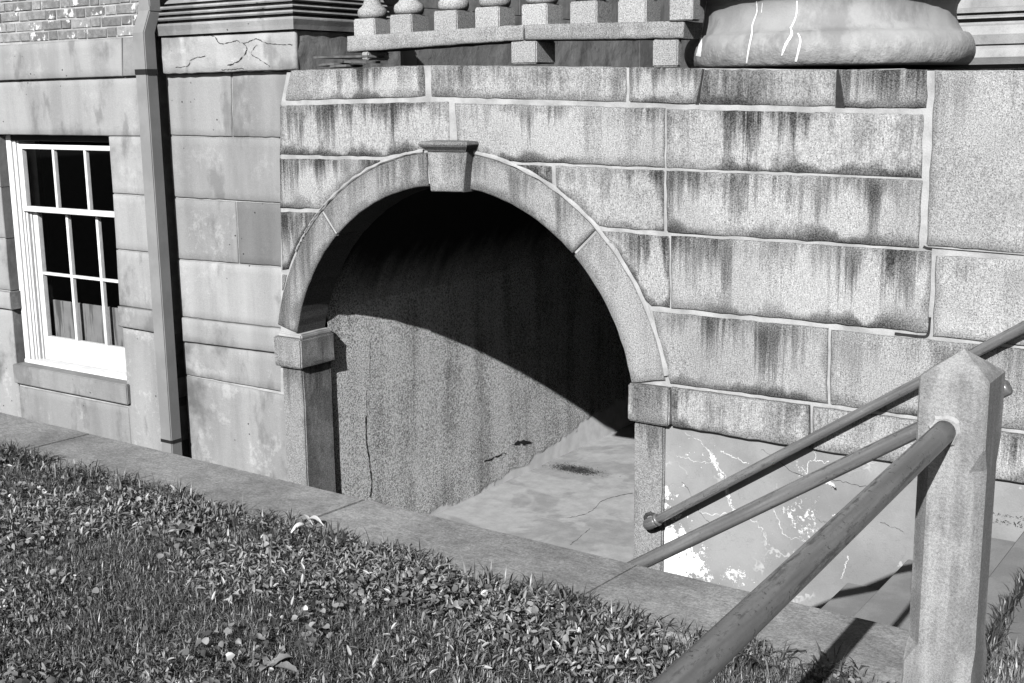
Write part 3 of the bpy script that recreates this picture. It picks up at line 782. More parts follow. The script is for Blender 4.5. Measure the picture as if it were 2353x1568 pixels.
jz1 = W(1441, 880, YI)[1]; jz0 = W(1441, 965, YI)[1]
qx0, qx1 = W(1441, 920, YI)[0], W(1537, 935, YI)[0]
solid('impost', qx0, qx1, jz0, jz1, YI, JB+.01, M['granite_ring'])
solid('jamb', rx0, rx1, -1.39, jz0+.004, G, JB, M['granite_ring'])
# stucco panel under the granite right of the jamb
V = []; F = []; nx = 60
xs_ = np.linspace(rx1+.003, .9, nx)
ztf = lambda X: W(1541, 979, G)[1]+(W(2352, 1112, G)[1]-W(1541, 979, G)[1])*(X-W(1541, 979, G)[0])/(W(2352, 1112, G)[0]-W(1541, 979, G)[0])
for X in xs_: V += [(X, G+.012, ztf(X)+.03), (X, G+.012+.004*nz(X, 0, 0, 3), -.6), (X, G+.012, -1.39)]
for i in range(nx-1):
    for k in range(2): a = i*3+k; F.append((a, a+1, a+4, a+3))
pan = mesh('stucco_panel', V, F, M['panel'], gl, True)
# tunnel
TY0, TY1 = JB+.004, 13.
def grid(name, fn, nu, nv, mat, par, smooth=True):
    V = [fn(i/nu, j/nv) for j in range(nv+1) for i in range(nu+1)]
    F = [(j*(nu+1)+i, j*(nu+1)+i+1, (j+1)*(nu+1)+i+1, (j+1)*(nu+1)+i) for j in range(nv) for i in range(nu)]
    return mesh(name, V, F, mat, par, smooth)
RV = CI[2]+.022
zsp = CI[1]+math.sqrt(max(0, RV**2-(CI[0]-XT)**2))
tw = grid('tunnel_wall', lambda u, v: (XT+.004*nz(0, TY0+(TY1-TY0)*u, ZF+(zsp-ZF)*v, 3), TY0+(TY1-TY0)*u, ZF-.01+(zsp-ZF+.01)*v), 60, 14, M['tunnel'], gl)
XRt = CI[0]+(CI[0]-XT)
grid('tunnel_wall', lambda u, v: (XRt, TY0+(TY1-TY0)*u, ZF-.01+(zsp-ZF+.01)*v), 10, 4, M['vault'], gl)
a0 = math.atan2(zsp-CI[1], XT-CI[0]); a1 = math.pi-a0
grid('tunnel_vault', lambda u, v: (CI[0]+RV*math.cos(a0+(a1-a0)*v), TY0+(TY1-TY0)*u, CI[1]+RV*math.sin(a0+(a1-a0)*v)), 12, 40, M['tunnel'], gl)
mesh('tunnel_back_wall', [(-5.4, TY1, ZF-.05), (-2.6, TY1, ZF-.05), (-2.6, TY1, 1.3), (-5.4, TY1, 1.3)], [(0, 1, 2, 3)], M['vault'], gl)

# ------------------------------------------------------------------ balustrade on the landing
bal = thing('balustrade', 'granite balustrade with a bent rail of turned balusters on top of the landing', 'balustrade', (-3.8, 5.4, 1.7))
YR = 5.36
def railb(top, bot, n='bottom_rail'): return block(n, M['granite_clean'], top, bot, YR, .2, bal, rough=.003, rnd=.006)
railb([(796, 83), (1202, 56)], [(796, 120), (1200, 92)])
railb([(1204, 56), (1572, 47)], [(1204, 92), (1568, 88)])
for (x0, y0, x1, y1) in ((1173, 94, 1232, 145), (1499, 90, 1556, 152), (830, 118, 846, 137)):
    a = W(x0, y0, YR+.006); b = W(x1, y1, YR+.006)
    box('support_block', (a[0], YR+.006, b[1]), (b[0], YR+(.05 if x1 == 1556 else .19), a[1]), M['granite_plain'], bal, .006, 2)
bp = [(.055, 0), (.074, .004), (.082, .020), (.083, .036), (.078, .052), (.066, .062), (.060, .066), (.052, .078), (.046, .095), (.044, .11), (.050, .125), (.064, .16), (.074, .21), (.072, .25), (.058, .33), (.045, .40), (.040, .45), (.05, .46), (.052, .48), (.04, .49)]
fb = None
bx = [(810, 862, 80, 43.5), (894, 946, 72, 34), (996, 1049, 64, 25), (1090, 1146, 57, 17), (1197, 1256, 49, 10), (1308, 1371, 45, 3.5), (1419, 1483, 44, 0)]
YPL = YR+.012
for i, (xa, xb, yb_, yt_) in enumerate(bx):
    a = W(xa, yt_, YPL); b = W(xb, yb_, YPL); cx = (a[0]+b[0])/2
    if fb is None:
        fb = lathe('baluster', bp, (0, 0, 0), M['granite_plain'], bal, 28)
        pl = box('plinth', (-.077, -.077, -.125), (.077, .077, 0), M['granite_plain'], fb, .006, 2); pl.location = (0, 0, 0)
        o = fb
    else:
        o = fb.copy(); COL.objects.link(o); o.parent = bal
        p2 = pl.copy(); COL.objects.link(p2); p2.parent = o
    o.location = Vector((cx, YPL+.077, a[1]))-bal.location
tz = W(1000, 20, YPL)[1]+.49
box('top_rail', (-4.78, YR-.02, tz), (-2.9, YR+.2, tz+.14), M['granite_plain'], bal, .01)
a = W(1537, 0, YR-.01); b = W(1610, 45, YR-.01)
box('end_pedestal', (a[0], YR-.012, b[1]), (W(1594, 0, YR)[0], YR+.07, b[1]+.75), M['granite_plain'], bal, .006)

# ------------------------------------------------------------------ big column
zb = W(1890, 150, FY)[1]
Rt = .69; Yc = G+.045+Rt
# centre so that the torus spans 1561..2235 px
r_ = ray(1898, 110); Xc = (r_*(Yc/r_.y)).x
col = thing('column', 'huge round column base with white paint drips standing on the landing', 'column', (Xc, Yc, zb))
def torus(r0, z0, h, bulge, n=10): return [(r0-bulge+bulge*math.sin(math.pi*k/n)**.8 if 0 < k < n else r0-bulge, z0+h*k/n) for k in range(n+1)]
H1 = .150
prf = [(.60, 0)]+[(Rt-.062*(1-math.sin(math.pi*(.10+.82*k/14))**.55), .004+H1*k/14) for k in range(15)]
prf += [(Rt-.060, H1+.010), (Rt-.066, H1+.022), (Rt-.080, H1+.045), (Rt-.090, H1+.075), (Rt-.095, H1+.105), (Rt-.092, H1+.135), (Rt-.080, H1+.155), (Rt-.066, H1+.165), (Rt-.060, H1+.172), (Rt-.030, H1+.180)]
prf += [(Rt-.075+.055*math.sin(math.pi*k/10), H1+.182+.10*k/10) for k in range(11)]
prf += [(Rt-.10, H1+.30), (Rt-.12, H1+.33), (Rt-.12, 2.2)]
prf2 = [(r, z) for r, z in prf]
cb = lathe('base', prf2[:26], (Xc, Yc, zb), M['column'], col, 200, .006)
cs = lathe('shaft', prf2[25:], (Xc, Yc, zb), M['column'], col, 96, .002)

# right pilaster base beyond the column
pb_ = thing('pilaster', 'pale moulded pilaster base at the right edge behind the column', 'pilaster', (-.8, 5.6, 1.6))
YP = 7.1
pp = [(200, .04), (157, .05), (148, .10), (132, .125), (112, .11), (107, .09), (105, .075), (102, .09), (80, .105), (60, .085), (55, .05), (50, .04), (46, .055), (42, .07), (38, .06), (36, .03), (32, .03), (28, .05), (22, .05), (18, .03), (15, .0), (0, .0), (-400, -.02)]
V = []; F = []
xl, xr_ = W(2120, 80, YP)[0], W(2700, 80, YP)[0]
for y_, o_ in pp:
    z_ = W(2280, y_, YP)[1]; V += [(xl-o_, YP-o_, z_), (xr_, YP-o_, z_)]
for j in range(len(pp)-1): a = j*2; F.append((a, a+1, a+3, a+2))
mesh('base_moulding', V, F, M['pale'], pb_)

# ------------------------------------------------------------------ downpipe
dp = thing('downpipe', 'grey square metal downpipe with an offset bend beside the sash window', 'downpipe', (-6.25, 5.2, -1.37))
y_f = 5.165
xa, xb = W(313.5, 173, y_f)[0]*.5+W(366, 1000, y_f)[0]*.5, W(340, 173, y_f)[0]*.5+W(393, 1000, y_f)[0]*.5
xa, xb = xa, xa+.104
dpt = .088
def pipe(name, pts, mat, par, ex=0):
    V = []; F = []
    for (y, z) in pts:
        V += [(xa-ex, y-ex, z), (xb+ex, y-ex, z), (xb+ex, y+dpt+ex, z), (xa-ex, y+dpt+ex, z)]
    for j in range(len(pts)-1):
        for i in range(4): a = j*4+i; b = j*4+(i+1) % 4; F.append((a, b, b+4, a+4))
    F.append((0, 3, 2, 1)); n = len(V); F.append((n-4, n-3, n-2, n-1))
    bm = bmesh.new(); vs2 = [bm.verts.new(v) for v in V]
    for f in F: bm.faces.new([vs2[k] for k in f])
    bmesh.ops.recalc_face_normals(bm, faces=bm.faces)
    bmesh.ops.bevel(bm, geom=[e for e in bm.edges if abs(e.verts[0].co.z-e.verts[1].co.z) > .02], offset=.006, segments=2, affect='EDGES')
    return bmobj(name, bm, mat, par)
zE0 = W(330, 74, y_f)[1]; zE1 = W(355, 20, y_f+.06)[1]; zS = W(330, 166, y_f)[1]
pipe('lower_length', [(y_f, -1.37), (y_f, zS)], M['pipe'], dp)
pipe('offset_bend', [(y_f-.001, zS-.01), (y_f-.001, zE0), (y_f+.058, zE1), (y_f+.058, zE1+.02)], M['pipe'], dp, .0015)
pipe('upper_length', [(y_f+.058, zE1+.01), (y_f+.058, 4.0)], M['pipe'], dp, .0)
pipe('strap', [(y_f, zS-.012), (y_f, zS+.02)], M['black'], dp, .004)
pipe('strap', [(y_f, -.66), (y_f, -.64)], M['black'], dp, .003)
pipe('collar', [(y_f+.058, zE1-.008), (y_f+.058, zE1+.008)], M['pipe'], dp, .004)

# ------------------------------------------------------------------ granite post and rails
PYF = 3.09; pX0, pX1 = W(2106, 950, PYF)[0], W(2268, 950, PYF)[0]; pw3 = pX1-pX0
pcx, pcy = (pX0+pX1)/2, PYF+pw3/2
post = thing('granite_post', 'square granite post with chamfered corners and pyramid top in the foreground', 'post', (pcx, pcy, 0))
zsh = W(2106, 857, PYF)[1]; zap = W(2205, 800, pcy)[1]
zcs = W(2110, 1015, PYF)[1]
V = []; F = []
def ring8(h, c, z):
    h = h; return [(pcx+a*h, pcy+b*h, z) for a, b in ((-1+c/h, -1), (1-c/h, -1), (1, -1+c/h), (1, 1-c/h), (1-c/h, 1), (-1+c/h, 1), (-1, 1-c/h), (-1, -1+c/h))]
hh = pw3/2
R8 = [ring8(hh+.003, .005, -.0), ring8(hh+.002, .005, .07), ring8(hh+.001, .037, .125)]
for k in range(1, 12): R8.append(ring8(hh, .036, .125+(zcs-.06-.125)*k/11))
R8 += [ring8(hh, .005, zcs), ring8(hh, .005, zsh-.006), ring8(hh-.006, .006, zsh)]
for r in R8: V += r
for j in range(len(R8)-1):
    for i in range(8): a = j*8+i; b = j*8+(i+1) % 8; F.append((a, b, b+8, a+8))
t0 = (len(R8)-1)*8; V.append((pcx, pcy, zap))
for i in range(8): F.append((t0+i, t0+(i+1) % 8, len(V)-1))
gp = NT('post_granite')
fi = gp.noise(420, 2, .7); mi = gp.noise(170, 3, .75, ox=3); bi = gp.noise(6, 4, ox=9); sr = gp.noise(vec=gp.vec(18, 18, 1.2, 4), det=3)
vv = gp.mul(gp.ss(gp.add(gp.mul(sr, .6), gp.mul(bi, .4)), .42, .58, .20, .31), gp.add(1., gp.add(gp.mul(gp.sub(fi, .5), 1.3), gp.mul(gp.sub(mi, .5), 1.5))))
M['post'] = gp.done(gp.mx(vv, .03), .9, gp.add(fi, mi), .002, .7, .15)
mesh('shaft', V, F, M['post'], post)
# mortar collar where the level rail enters
hx, hz = W(2170, 990, PYF)
V = []; F = []; n = 28
for i in range(n):
    a = 2*math.pi*i/n; k_ = 1+.25*nz(math.cos(a)*2, math.sin(a)*2, 1, 1)
    for r0, yy in ((.026, -.006), (.033*k_, -.009), (.040*k_, .001)): V.append((hx+r0*math.cos(a), PYF+yy, hz+r0*math.sin(a)*1.05))
for i in range(n):
    for k in range(2): a = i*3+k; b = ((i+1) % n)*3+k; F.append((a, b, b+1, a+1))
mesh('mortar_collar', V, F, M['mortar'], post)
def rail_pts(a, b, n=24): a, b = Vector(a), Vector(b); return [a.lerp(b, i/n) for i in range(n+1)]
# level rail running forward from the post
r3 = thing('path_rail', 'thick worn pipe rail coming forward from the front face of the granite post', 'handrail', (hx, PYF, hz))
r = ray(1563, 1568); d_ = None
zfar = hz-.045; e = EYE+r*((zfar-EYE.z)/r.z); dirv = (Vector(e)-Vector((hx, PYF, hz))).normalized()
tube('rail', rail_pts(Vector((hx, PYF, hz))-dirv*.03, Vector((hx, PYF, hz))+dirv*3.2), .0292, M['rail'], r3, 28)
# areaway rail
Y2 = 3.505
p2a = W(1517, 1272, Y2); p2b = W(2087, 988, Y2); p2e = W(2312, 889, Y2)
sl2 = (p2e[1]-p2a[1])/(p2e[0]-p2a[0])
r2 = thing('areaway_rail', 'lower sloping pipe rail passing behind the granite post down to the coping edge', 'handrail', (p2e[0], Y2, p2e[1]))
xe = p2a[0]-1.0
e2 = Vector((p2e[0], Y2, p2e[1]))
pts = rail_pts((xe, Y2, p2a[1]+sl2*(xe-p2a[0])), e2, 24)
dd = (pts[-1]-pts[-2]).normalized()
pts += [e2+dd*.004, e2+dd*.007, e2+dd*.008]
tube('rail', pts, [.0235]*25+[.0225, .019, .010], M['rail'], r2, 24)
# wall rail
Y1 = 5.235
p1a = W(1492, 1203, Y1); p1b = W(2352, 750, Y1)
r1 = thing('wall_rail', 'upper sloping pipe rail fixed along the granite wall with an elbow at the arch jamb', 'handrail', (p1a[0], Y1, p1a[1]))
sl1 = (p1b[1]-p1a[1])/(p1b[0]-p1a[0])
A1 = Vector((p1a[0], Y1, p1a[1])); d1 = Vector((1, 0, sl1)).normalized()
tube('rail', rail_pts(A1+d1*.02, A1+d1*3.0, 30), .0222, M['rail'], r1, 24)
el = []
c0 = A1-d1*.015
for k in range(9):
    t = k/8; p = (A1+d1*.05)*(1-t)**2+(A1-d1*.035)*2*t*(1-t)+(A1-d1*.035+Vector((0, .062, 0)))*t*t
    el.append(p)
el.append(el[-1]+Vector((0, .03, 0)))
tube('elbow', el, .0285, M['rail'], r1, 24)
tube('elbow_collar', [A1+d1*.045, A1+d1*.060], .0305, M['rail'], r1, 24)

ec = el[-1]; V = []; F = []; n = 26
for i in range(n):
    a = 2*math.pi*i/n; k_ = 1+.35*nz(math.cos(a)*2, math.sin(a)*2, 4, 1)
    for r0, yy in ((.026, -.004), (.034*k_, -.010), (.046*k_, .001)): V.append((ec.x+r0*math.cos(a), G+yy, ec.z+.012+r0*math.sin(a)))
for i in range(n):
    for k in range(2): a = i*3+k; b = ((i+1) % n)*3+k; F.append((a, b, b+1, a+1))
mesh('lead_collar', V, F, M['dirt'], r1)
# ------------------------------------------------------------------ marks laid on real surfaces: cracks, drips, debris
def bvh(objs):
    V = []; P = []
    for o in objs:
        b0 = len(V); me = o.data; V += [v.co.copy() for v in me.vertices]; P += [tuple(b0+k for k in p.vertices) for p in me.polygons]
    return BVHTree.FromPolygons(V, P)
def ribbon(name, pts, wd, tree, mat, parent, off=.002, jag=0, n=14):
    P = curve_pts(pts, n); V = []; F = []; last = None
    for i, p in enumerate(P):
        a = P[max(i-1, 0)]; b = P[min(i+1, len(P)-1)]; t = Vector((b[0]-a[0], b[1]-a[1])).normalized(); nn = Vector((-t.y, t.x))
        j = jag*(nz(p[0]*.12, p[1]*.12, 1, 1)+.7*nz(p[0]*.45, p[1]*.45, 3, 1)) if jag else 0
        k = i/(len(P)-1); w_ = wd(k) if callable(wd) else wd
        w_ *= (.62 if not jag else 1)*(1 if not jag else .62)*max(.6, 1+.3*nz(p[0]*.1, p[1]*.1, 5, 1)) if not jag else .62*max(.12, 1+1.3*nz(p[0]*.16, p[1]*.16, 5, 1)+.8*nz(p[0]*.5, p[1]*.5, 9, 1))
        pr_ = []
        for s in (-1, 1):
            q_ = (p[0]+nn.x*(s*w_/2+j), p[1]+nn.y*(s*w_/2+j))
            h = tree.ray_cast(EYE, ray(*q_).normalized())
            if h[0] is None: pr_ = None; break
            nrm = h[1] if h[1].dot(EYE-h[0]) > 0 else -h[1]
            pr_.append(h[0]+nrm*off)
        if pr_ is None: last = None; continue
        V += pr_
        if last is not None: F.append((last, last+1, len(V)-1, len(V)-2))
        last = len(V)-2
    if F: return mesh(name, V, F, mat, parent)
k2 = .3394
def Z3(x, y): return (1554.2+x*k2, y*k2)            # measured on an enlargement of the upper right
def Z3b(x, y): return (1394.7+x*.4071, 929.5+y*.4071)
def Z5(x, y): return (718+x*k2, 478.7+y*k2)
def R2_(x, y): return (718+x*.3892, 957.4+y*.3892)
M['drip'] = m_simple('white_paint_drip', .85, .8, 30, .05, .5)
M['white_crack'] = m_simple('old_lime', .62, .5, 40, .2, .8)
M['crack'] = m_simple('crack_dark', .02, .03, 30, .2, .9)
ct = bvh([cb, cs])
for P, w0 in (([(205, 5), (190, 130), (170, 230), (165, 300), (150, 380)], lambda k: 2+9*k**2*2), ([(543, 5), (545, 80), (515, 170), (510, 230), (490, 330), (475, 425)], lambda k: 3.5+3*k), ([(815, 0), (812, 90), (790, 160), (770, 190)], lambda k: 4+1.5*k),
              ([(772, 190), (778, 235), (740, 300), (712, 375)], lambda k: 3+7*math.sin(k*3)), ([(820, 225), (838, 270), (825, 340), (806, 415)], lambda k: 4+5*k), ([(583, 15), (576, 85)], lambda k: 2)):
    ribbon('paint_drip', [Z3(*p) for p in P], w0, ct, M['drip'], col, .003)
allg = [o for o in gl.children if o.type == 'MESH']
gt = bvh(allg)
def fill(P): mesh('open_joint', [(*[W(x_, y_, G)[0]], G+.0018, W(x_, y_, G)[1]) for x_, y_ in P], [tuple(range(len(P)))], M['crack'], gl)
fill([(1612, 158), (1618, 158), (1605, 240), (1597, 240)]); fill([(1921, 160), (1927, 160), (1940, 248), (1918, 247)])
ribbon('open_joint', [(2055, 766), (2090, 770), (2118, 773), (2130, 770), (2134, 755), (2136, 728)], 11, gt, M['crack'], gl, .002, 0, 4)
ribbon('open_joint', [(2121, 566), (2131, 570), (2141, 572)], 10, gt, M['crack'], gl, .002, 0, 4)
ribbon('open_joint', [(2130, 568), (2200, 574), (2352, 586)], 4, gt, M['crack'], gl, .0015, 0, 4)
lp = [Vector((*[W(*Z5(x_, y_), G)[0:1]][0], G-.012, W(*Z5(x_, y_), G)[1])) for x_, y_ in ((1993, 240), (2000, 226), (2018, 221), (2036, 228), (2050, 250), (2056, 272), (2050, 292))]
tube('wire_loop', lp, .0022, M['mortar'], gl, 8)
tt = bvh([tw])
ribbon('crack', [Z5(405, 835), Z5(380, 910), Z5(380, 1180), Z5(358, 1230), Z5(360, 1400)], 2.0, tt, M['drip'], gl, .003, 1.5)
ribbon('crack', [Z5(358, 1400), Z5(360, 1568), R2_(320, 180), R2_(345, 380), R2_(338, 470)], 3, tt, M['crack'], gl, .003, 2)
ribbon('crack', [Z5(740, 892), Z5(800, 880), Z5(845, 868)], 1.5, tt, M['drip'], gl, .003, 1)
ribbon('scrape', [R2_(1175, 165), R2_(1230, 148), R2_(1290, 150)], lambda k: 3+9*math.sin(3*k), tt, M['crack'], gl, .003, 3)
ribbon('scrape', [R2_(1010, 265), R2_(1060, 240), R2_(1140, 212)], lambda k: 2+3*math.sin(3*k), tt, M['crack'], gl, .003, 3)
pst = bvh([post.children[0]])
for P, wd in (([(1965, 215), (1975, 300), (1972, 400), (1976, 520)], 5), ([(1925, 330), (1932, 395)], 3), ([(1838, 430), (1836, 520)], 6), ([(1875, 480), (1876, 525)], 4), ([(2000, 120), (2040, 105), (2060, 130)], 9), ([(2055, 150), (2060, 165)], 5)):
    ribbon('lime_drip', [Z3b(*p) for p in P], wd, pst, M['white_crack'], post, .0015, 1.2)
pt = bvh([pan])
def C(pts, wd, m='white_crack'): ribbon('crack', [Z3b(*p) for p in pts], wd, pt, M[m], gl, .002, 5)
C([(440, 155), (520, 200), (580, 270), (610, 330)], lambda k: 1+4*k*k)
C([(605, 300), (640, 370), (670, 420), (700, 560)], lambda k: 5)
C([(660, 470), (690, 560), (710, 600), (600, 620), (520, 600)], lambda k: 3)
C([(640, 262), (700, 290), (800, 335)], lambda k: 3); C([(390, 282), (490, 315), (600, 325)], 2)
C([(940, 590), (980, 690), (1010, 740), (1130, 770)], 2.2); C([(1168, 262), (1175, 310), (1135, 325), (1130, 390)], 2.4); C([(1175, 310), (1250, 328)], 3)
C([(800, 640), (870, 690), (900, 790)], 2); C([(1355, 850), (1340, 930), (1320, 980)], 3)
C([(870, 250), (1100, 400), (1300, 430), (1500, 470)], 1.3, 'crack'); C([(430, 430), (520, 600), (610, 690)], 1.2, 'crack'); C([(1180, 640), (1250, 670)], 1.5, 'crack'); C([(1540, 660), (1680, 720)], 1.3, 'crack')
C([(1230, 435), (1270, 450), (1290, 462)], lambda k: 12*math.sin(.4+2.4*k)); C([(1265, 470), (1295, 478)], 6, 'crack'); C([(1270, 620), (1315, 628)], 4)
# cracks in the pier's base block
bt_ = bvh([base])
def z1(x, y): return (x*k2, y*k2)
for P, wd in (([(1380, 240), (1450, 245), (1500, 295), (1600, 275), (1650, 290), (1740, 265), (1820, 295), (1980, 300)], 2.5), ([(1190, 455), (1270, 445), (1300, 400), (1390, 378)], 2), ([(1650, 290), (1670, 330), (1650, 380), (1600, 420), (1540, 440)], 3), ([(1740, 300), (1700, 360), (1760, 400), (1830, 450)], 1.8), ([(1500, 470), (1570, 470), (1650, 460)], 2)):
    ribbon('crack', [z1(*p) for p in P], wd, bt_, M['crack'], pr, .002, 2.5)

# slate pieces on the corner of the landing
def slab(pts, z, t, y0, y1, lab, ob=None):
    (xa_, za_), (xb_, zb_) = [W(p[0], p[1], y0) for p in pts]
    bm = bmesh.new(); n = 7
    P = [(xa_, y0), (xa_+(xb_-xa_)*.4, y0-.012), (xb_-.02, y0+.004), (xb_, y0+.06), (xb_-.03, y1), (xa_+.05, y1+.01), (xa_-.01, y0+.1)]
    lo = [bm.verts.new((x, y, za_+(zb_-za_)*(x-xa_)/(xb_-xa_)-t)) for x, y in P]; hi = [bm.verts.new((x+random.uniform(-.004, .004), y, v.co.z+t)) for (x, y), v in zip(P, lo)]
    bm.faces.new(hi); bm.faces.new(lo[::-1])
    for k in range(n): bm.faces.new((lo[k], lo[(k+1) % n], hi[(k+1) % n], hi[k]))
    return tag(bmobj('slate_slab', bm, M['slate'], None), lab, 'slate', 'broken slates on the landing corner')
slab([(719, 129), (850, 126)], 0, .012, 5.36, 5.56, 'widest broken slate lying on top of the small stack at the landing corner')
slab([(728, 147), (772, 143)], 0, .012, 5.35, 5.5, 'small low slate at the left foot of the slate stack')
slab([(790, 138), (846, 139)], 0, .014, 5.36, 5.5, 'middle slate propping the right end of the slate stack')
slab([(757, 150), (800, 147)], 0, .012, 5.345, 5.5, 'thin slate flat on the landing edge under the slate stack')

# ------------------------------------------------------------------ grass, clover-like leaves, weeds
def blades(n, xr, yf, zf, ln, wd, mat, name, lean=.6, tone=(0, 1)):
    """n bent grass blades as one mesh; yf(x)->(y0,y1)"""
    x = RNG.uniform(xr[0], xr[1], n); y0 = np.array([yf(v)[0] for v in x]); y1 = np.array([yf(v)[1] for v in x])
    y = y0+(y1-y0)*RNG.random(n); return emit(x, y, zf(x, y), RNG.uniform(ln[0], ln[1], n), RNG.uniform(wd[0], wd[1], n), mat, name, lean, tone)
def emit(x, y, z, ln, wd, mat, name, lean, tone):
    n = len(x); th = RNG.uniform(0, 2*math.pi, n); be = RNG.random(n)**.7*lean*.62
    d = np.c_[np.cos(th), np.sin(th), np.zeros(n)]; s = np.c_[-np.sin(th), np.cos(th), np.zeros(n)]
    tw_ = RNG.uniform(-.8, .8, n)[:, None]; s = s*np.cos(tw_)+np.array([0, 0, 1])*np.sin(tw_)*.5
    b = np.c_[x, y, z]; up = np.array([0, 0, 1.])
    p1 = b+(up*np.cos(be*.5)[:, None]+d*np.sin(be*.5)[:, None])*(ln*.45)[:, None]
    p2 = p1+(up*np.cos(be*1.3)[:, None]+d*np.sin(be*1.3)[:, None])*(ln*.33)[:, None]
    p3 = p2+(up*np.cos(be*2.1)[:, None]+d*np.sin(be*2.1)[:, None])*(ln*.28)[:, None]
    w2 = (wd/2)[:, None]
    V = np.stack([b-s*w2*.7, b+s*w2*.7, p1-s*w2, p1+s*w2, p2-s*w2*.8, p2+s*w2*.8, p3], 1).reshape(-1, 3)
    base_ = (np.arange(n)*7)[:, None]
    F4 = np.concatenate([base_+[0, 1, 3, 2], base_+[2, 3, 5, 4]], 1).reshape(-1, 4)
    F3 = (base_+[4, 5, 6])
    me = bpy.data.meshes.new(name); me.vertices.add(len(V)); me.vertices.foreach_set('co', V.astype('f').ravel())
    nl = len(F4)*4+len(F3)*3; me.loops.add(nl); me.loops.foreach_set('vertex_index', np.r_[F4.ravel(), F3.ravel()].astype('i'))
    me.polygons.add(len(F4)+len(F3)); me.polygons.foreach_set('loop_start', np.r_[np.arange(len(F4))*4, len(F4)*4+np.arange(len(F3))*3].astype('i'))
    me.polygons.foreach_set('use_smooth', [True]*(len(F4)+len(F3)))
    me.update(calc_edges=True)
    t = np.repeat(np.clip(RNG.beta(1.1, 2.6, n)*(tone[1]-tone[0])+tone[0], 0, 1), 7)
    me.attributes.new('tone', 'FLOAT', 'POINT').data.foreach_set('value', t.astype('f'))
    return link(name, me, None, mat)
LEAFS = {}
def leaf_shape(kind):
    if kind == 'round':                # heart-shaped violet leaf
        P = [(0, 0), (.42, .02), (.5, .35), (.36, .72), (0, 1.0), (-.36, .72), (-.5, .35), (-.42, .02)]
    else: P = [(0, 0), (.12, .2), (.145, .45), (.10, .75), (0, 1.), (-.10, .75), (-.145, .45), (-.12, .2)]
    return np.array(P)
def leaves(x, y, z, size, kind, tilt, mat, name, tone=(0, 1)):
    n = len(x); S = leaf_shape(kind); m = len(S)
    th = RNG.uniform(0, 2*math.pi, n); ti = RNG.normal(0, tilt, n)-.25; ro = RNG.normal(0, .45, n); cu = RNG.uniform(.0, .5, n)
    d = np.c_[np.cos(th), np.sin(th), np.zeros(n)]; s = np.c_[-np.sin(th), np.cos(th), np.zeros(n)]; up = np.array([0, 0, 1.])
    f = d*np.cos(ti)[:, None]+up*np.sin(-ti)[:, None]; nn = up*np.cos(ti)[:, None]+d*np.sin(ti)[:, None]
    s2 = s*np.cos(ro)[:, None]+nn*np.sin(ro)[:, None]; n2 = nn*np.cos(ro)[:, None]-s*np.sin(ro)[:, None]
    b = np.c_[x, y, z]
    Vs = [b+f*(size*.02)[:, None]]+[]
    allv = [b+f*(.45*size)[:, None]-n2*(.06*size)[:, None]]
    for px_, py_ in S:
        lift = cu*(abs(px_)*.8-.9*(py_-.4)**2)
        allv.append(b+s2*(px_*size)[:, None]+f*(py_*size)[:, None]+n2*(lift*size)[:, None])
    V = np.stack(allv, 1).reshape(-1, 3); k = m+1
    base_ = (np.arange(n)*k)[:, None]
    F3 = np.concatenate([base_+[0, 1+i, 1+(i+1) % m] for i in range(m)], 1).reshape(-1, 3)
    me = bpy.data.meshes.new(name); me.vertices.add(len(V)); me.vertices.foreach_set('co', V.astype('f').ravel())
    me.loops.add(len(F3)*3); me.loops.foreach_set('vertex_index', F3.astype('i').ravel())
    me.polygons.add(len(F3)); me.polygons.foreach_set('loop_start', (np.arange(len(F3))*3).astype('i'))
    me.polygons.foreach_set('use_smooth', [True]*len(F3)); me.update(calc_edges=True)
    t = np.repeat(np.clip(RNG.beta(1.4, 2.2, n)*(tone[1]-tone[0])+tone[0], 0, .85), k)
    me.attributes.new('tone', 'FLOAT', 'POINT').data.foreach_set('value', t.astype('f'))
    return link(name, me, None, mat)
def nzv(x, y, s, o=0): return np.array([noise.noise(Vector((a*s+o, b*s, o))) for a, b in zip(x, y)])
def scatter(n, xr, edge):
    x = RNG.uniform(xr[0], xr[1], n); e = np.array([yout(v) for v in x])+edge+.05*nzv(x, x*0, 2.5, 2)+.035*nzv(x, x*0, 11, 4)
    y = e-RNG.random(n)**1.25*2.35
    # keep what the picture (and a step to its side) can see
    rel = np.c_[x, y, np.zeros(n)-EYE.z]; zc = rel@np.array(FW); u = rel@np.array(RT)/zc*FPX; v = -(rel@np.array(UP))/zc*FPX
    ok = (zc > .3) & (np.abs(u) < 1176+420) & (v < 784+260) & (x < -.84)
    return x[ok], y[ok]
x, y = scatter(460000, (-6.6, -.84), .0)
hgt = np.clip(1+.5*nzv(x, y, 2.2, 5)+.7*nzv(x, y, 9, 8), .25, 1.9)
g1 = emit(x, y, np.full(len(x), -.03), RNG.uniform(.014, .046, len(x))*hgt, RNG.uniform(.0012, .0036, len(x)), M['grass'], 'grass', 2.5, (0, 1)); tag(g1, kind='stuff')
g1['label'] = 'rough sunlit lawn of short grass blades in the foreground'; g1['category'] = 'grass'
x, y = scatter(20000, (-6.6, -.84), -.02)
pch = nzv(x, y, 2.6, 9); ok = pch+RNG.normal(0, .13, len(x)) > .12; x, y = x[ok], y[ok]
g2 = leaves(x, y, RNG.uniform(-.005, .03, len(x)), RNG.uniform(.009, .025, len(x)), 'round', .55, M['leaf'], 'clover_leaves', (0, 1)); tag(g2, 'small rounded weed leaves spread in patches through the lawn', 'weeds', kind='stuff')
x, y = scatter(70000, (-6.6, -.84), .01)
pch = nzv(x, y, 1.9, 19); ok = (pch+RNG.normal(0, .16, len(x)) > .06); x, y = x[ok], y[ok]
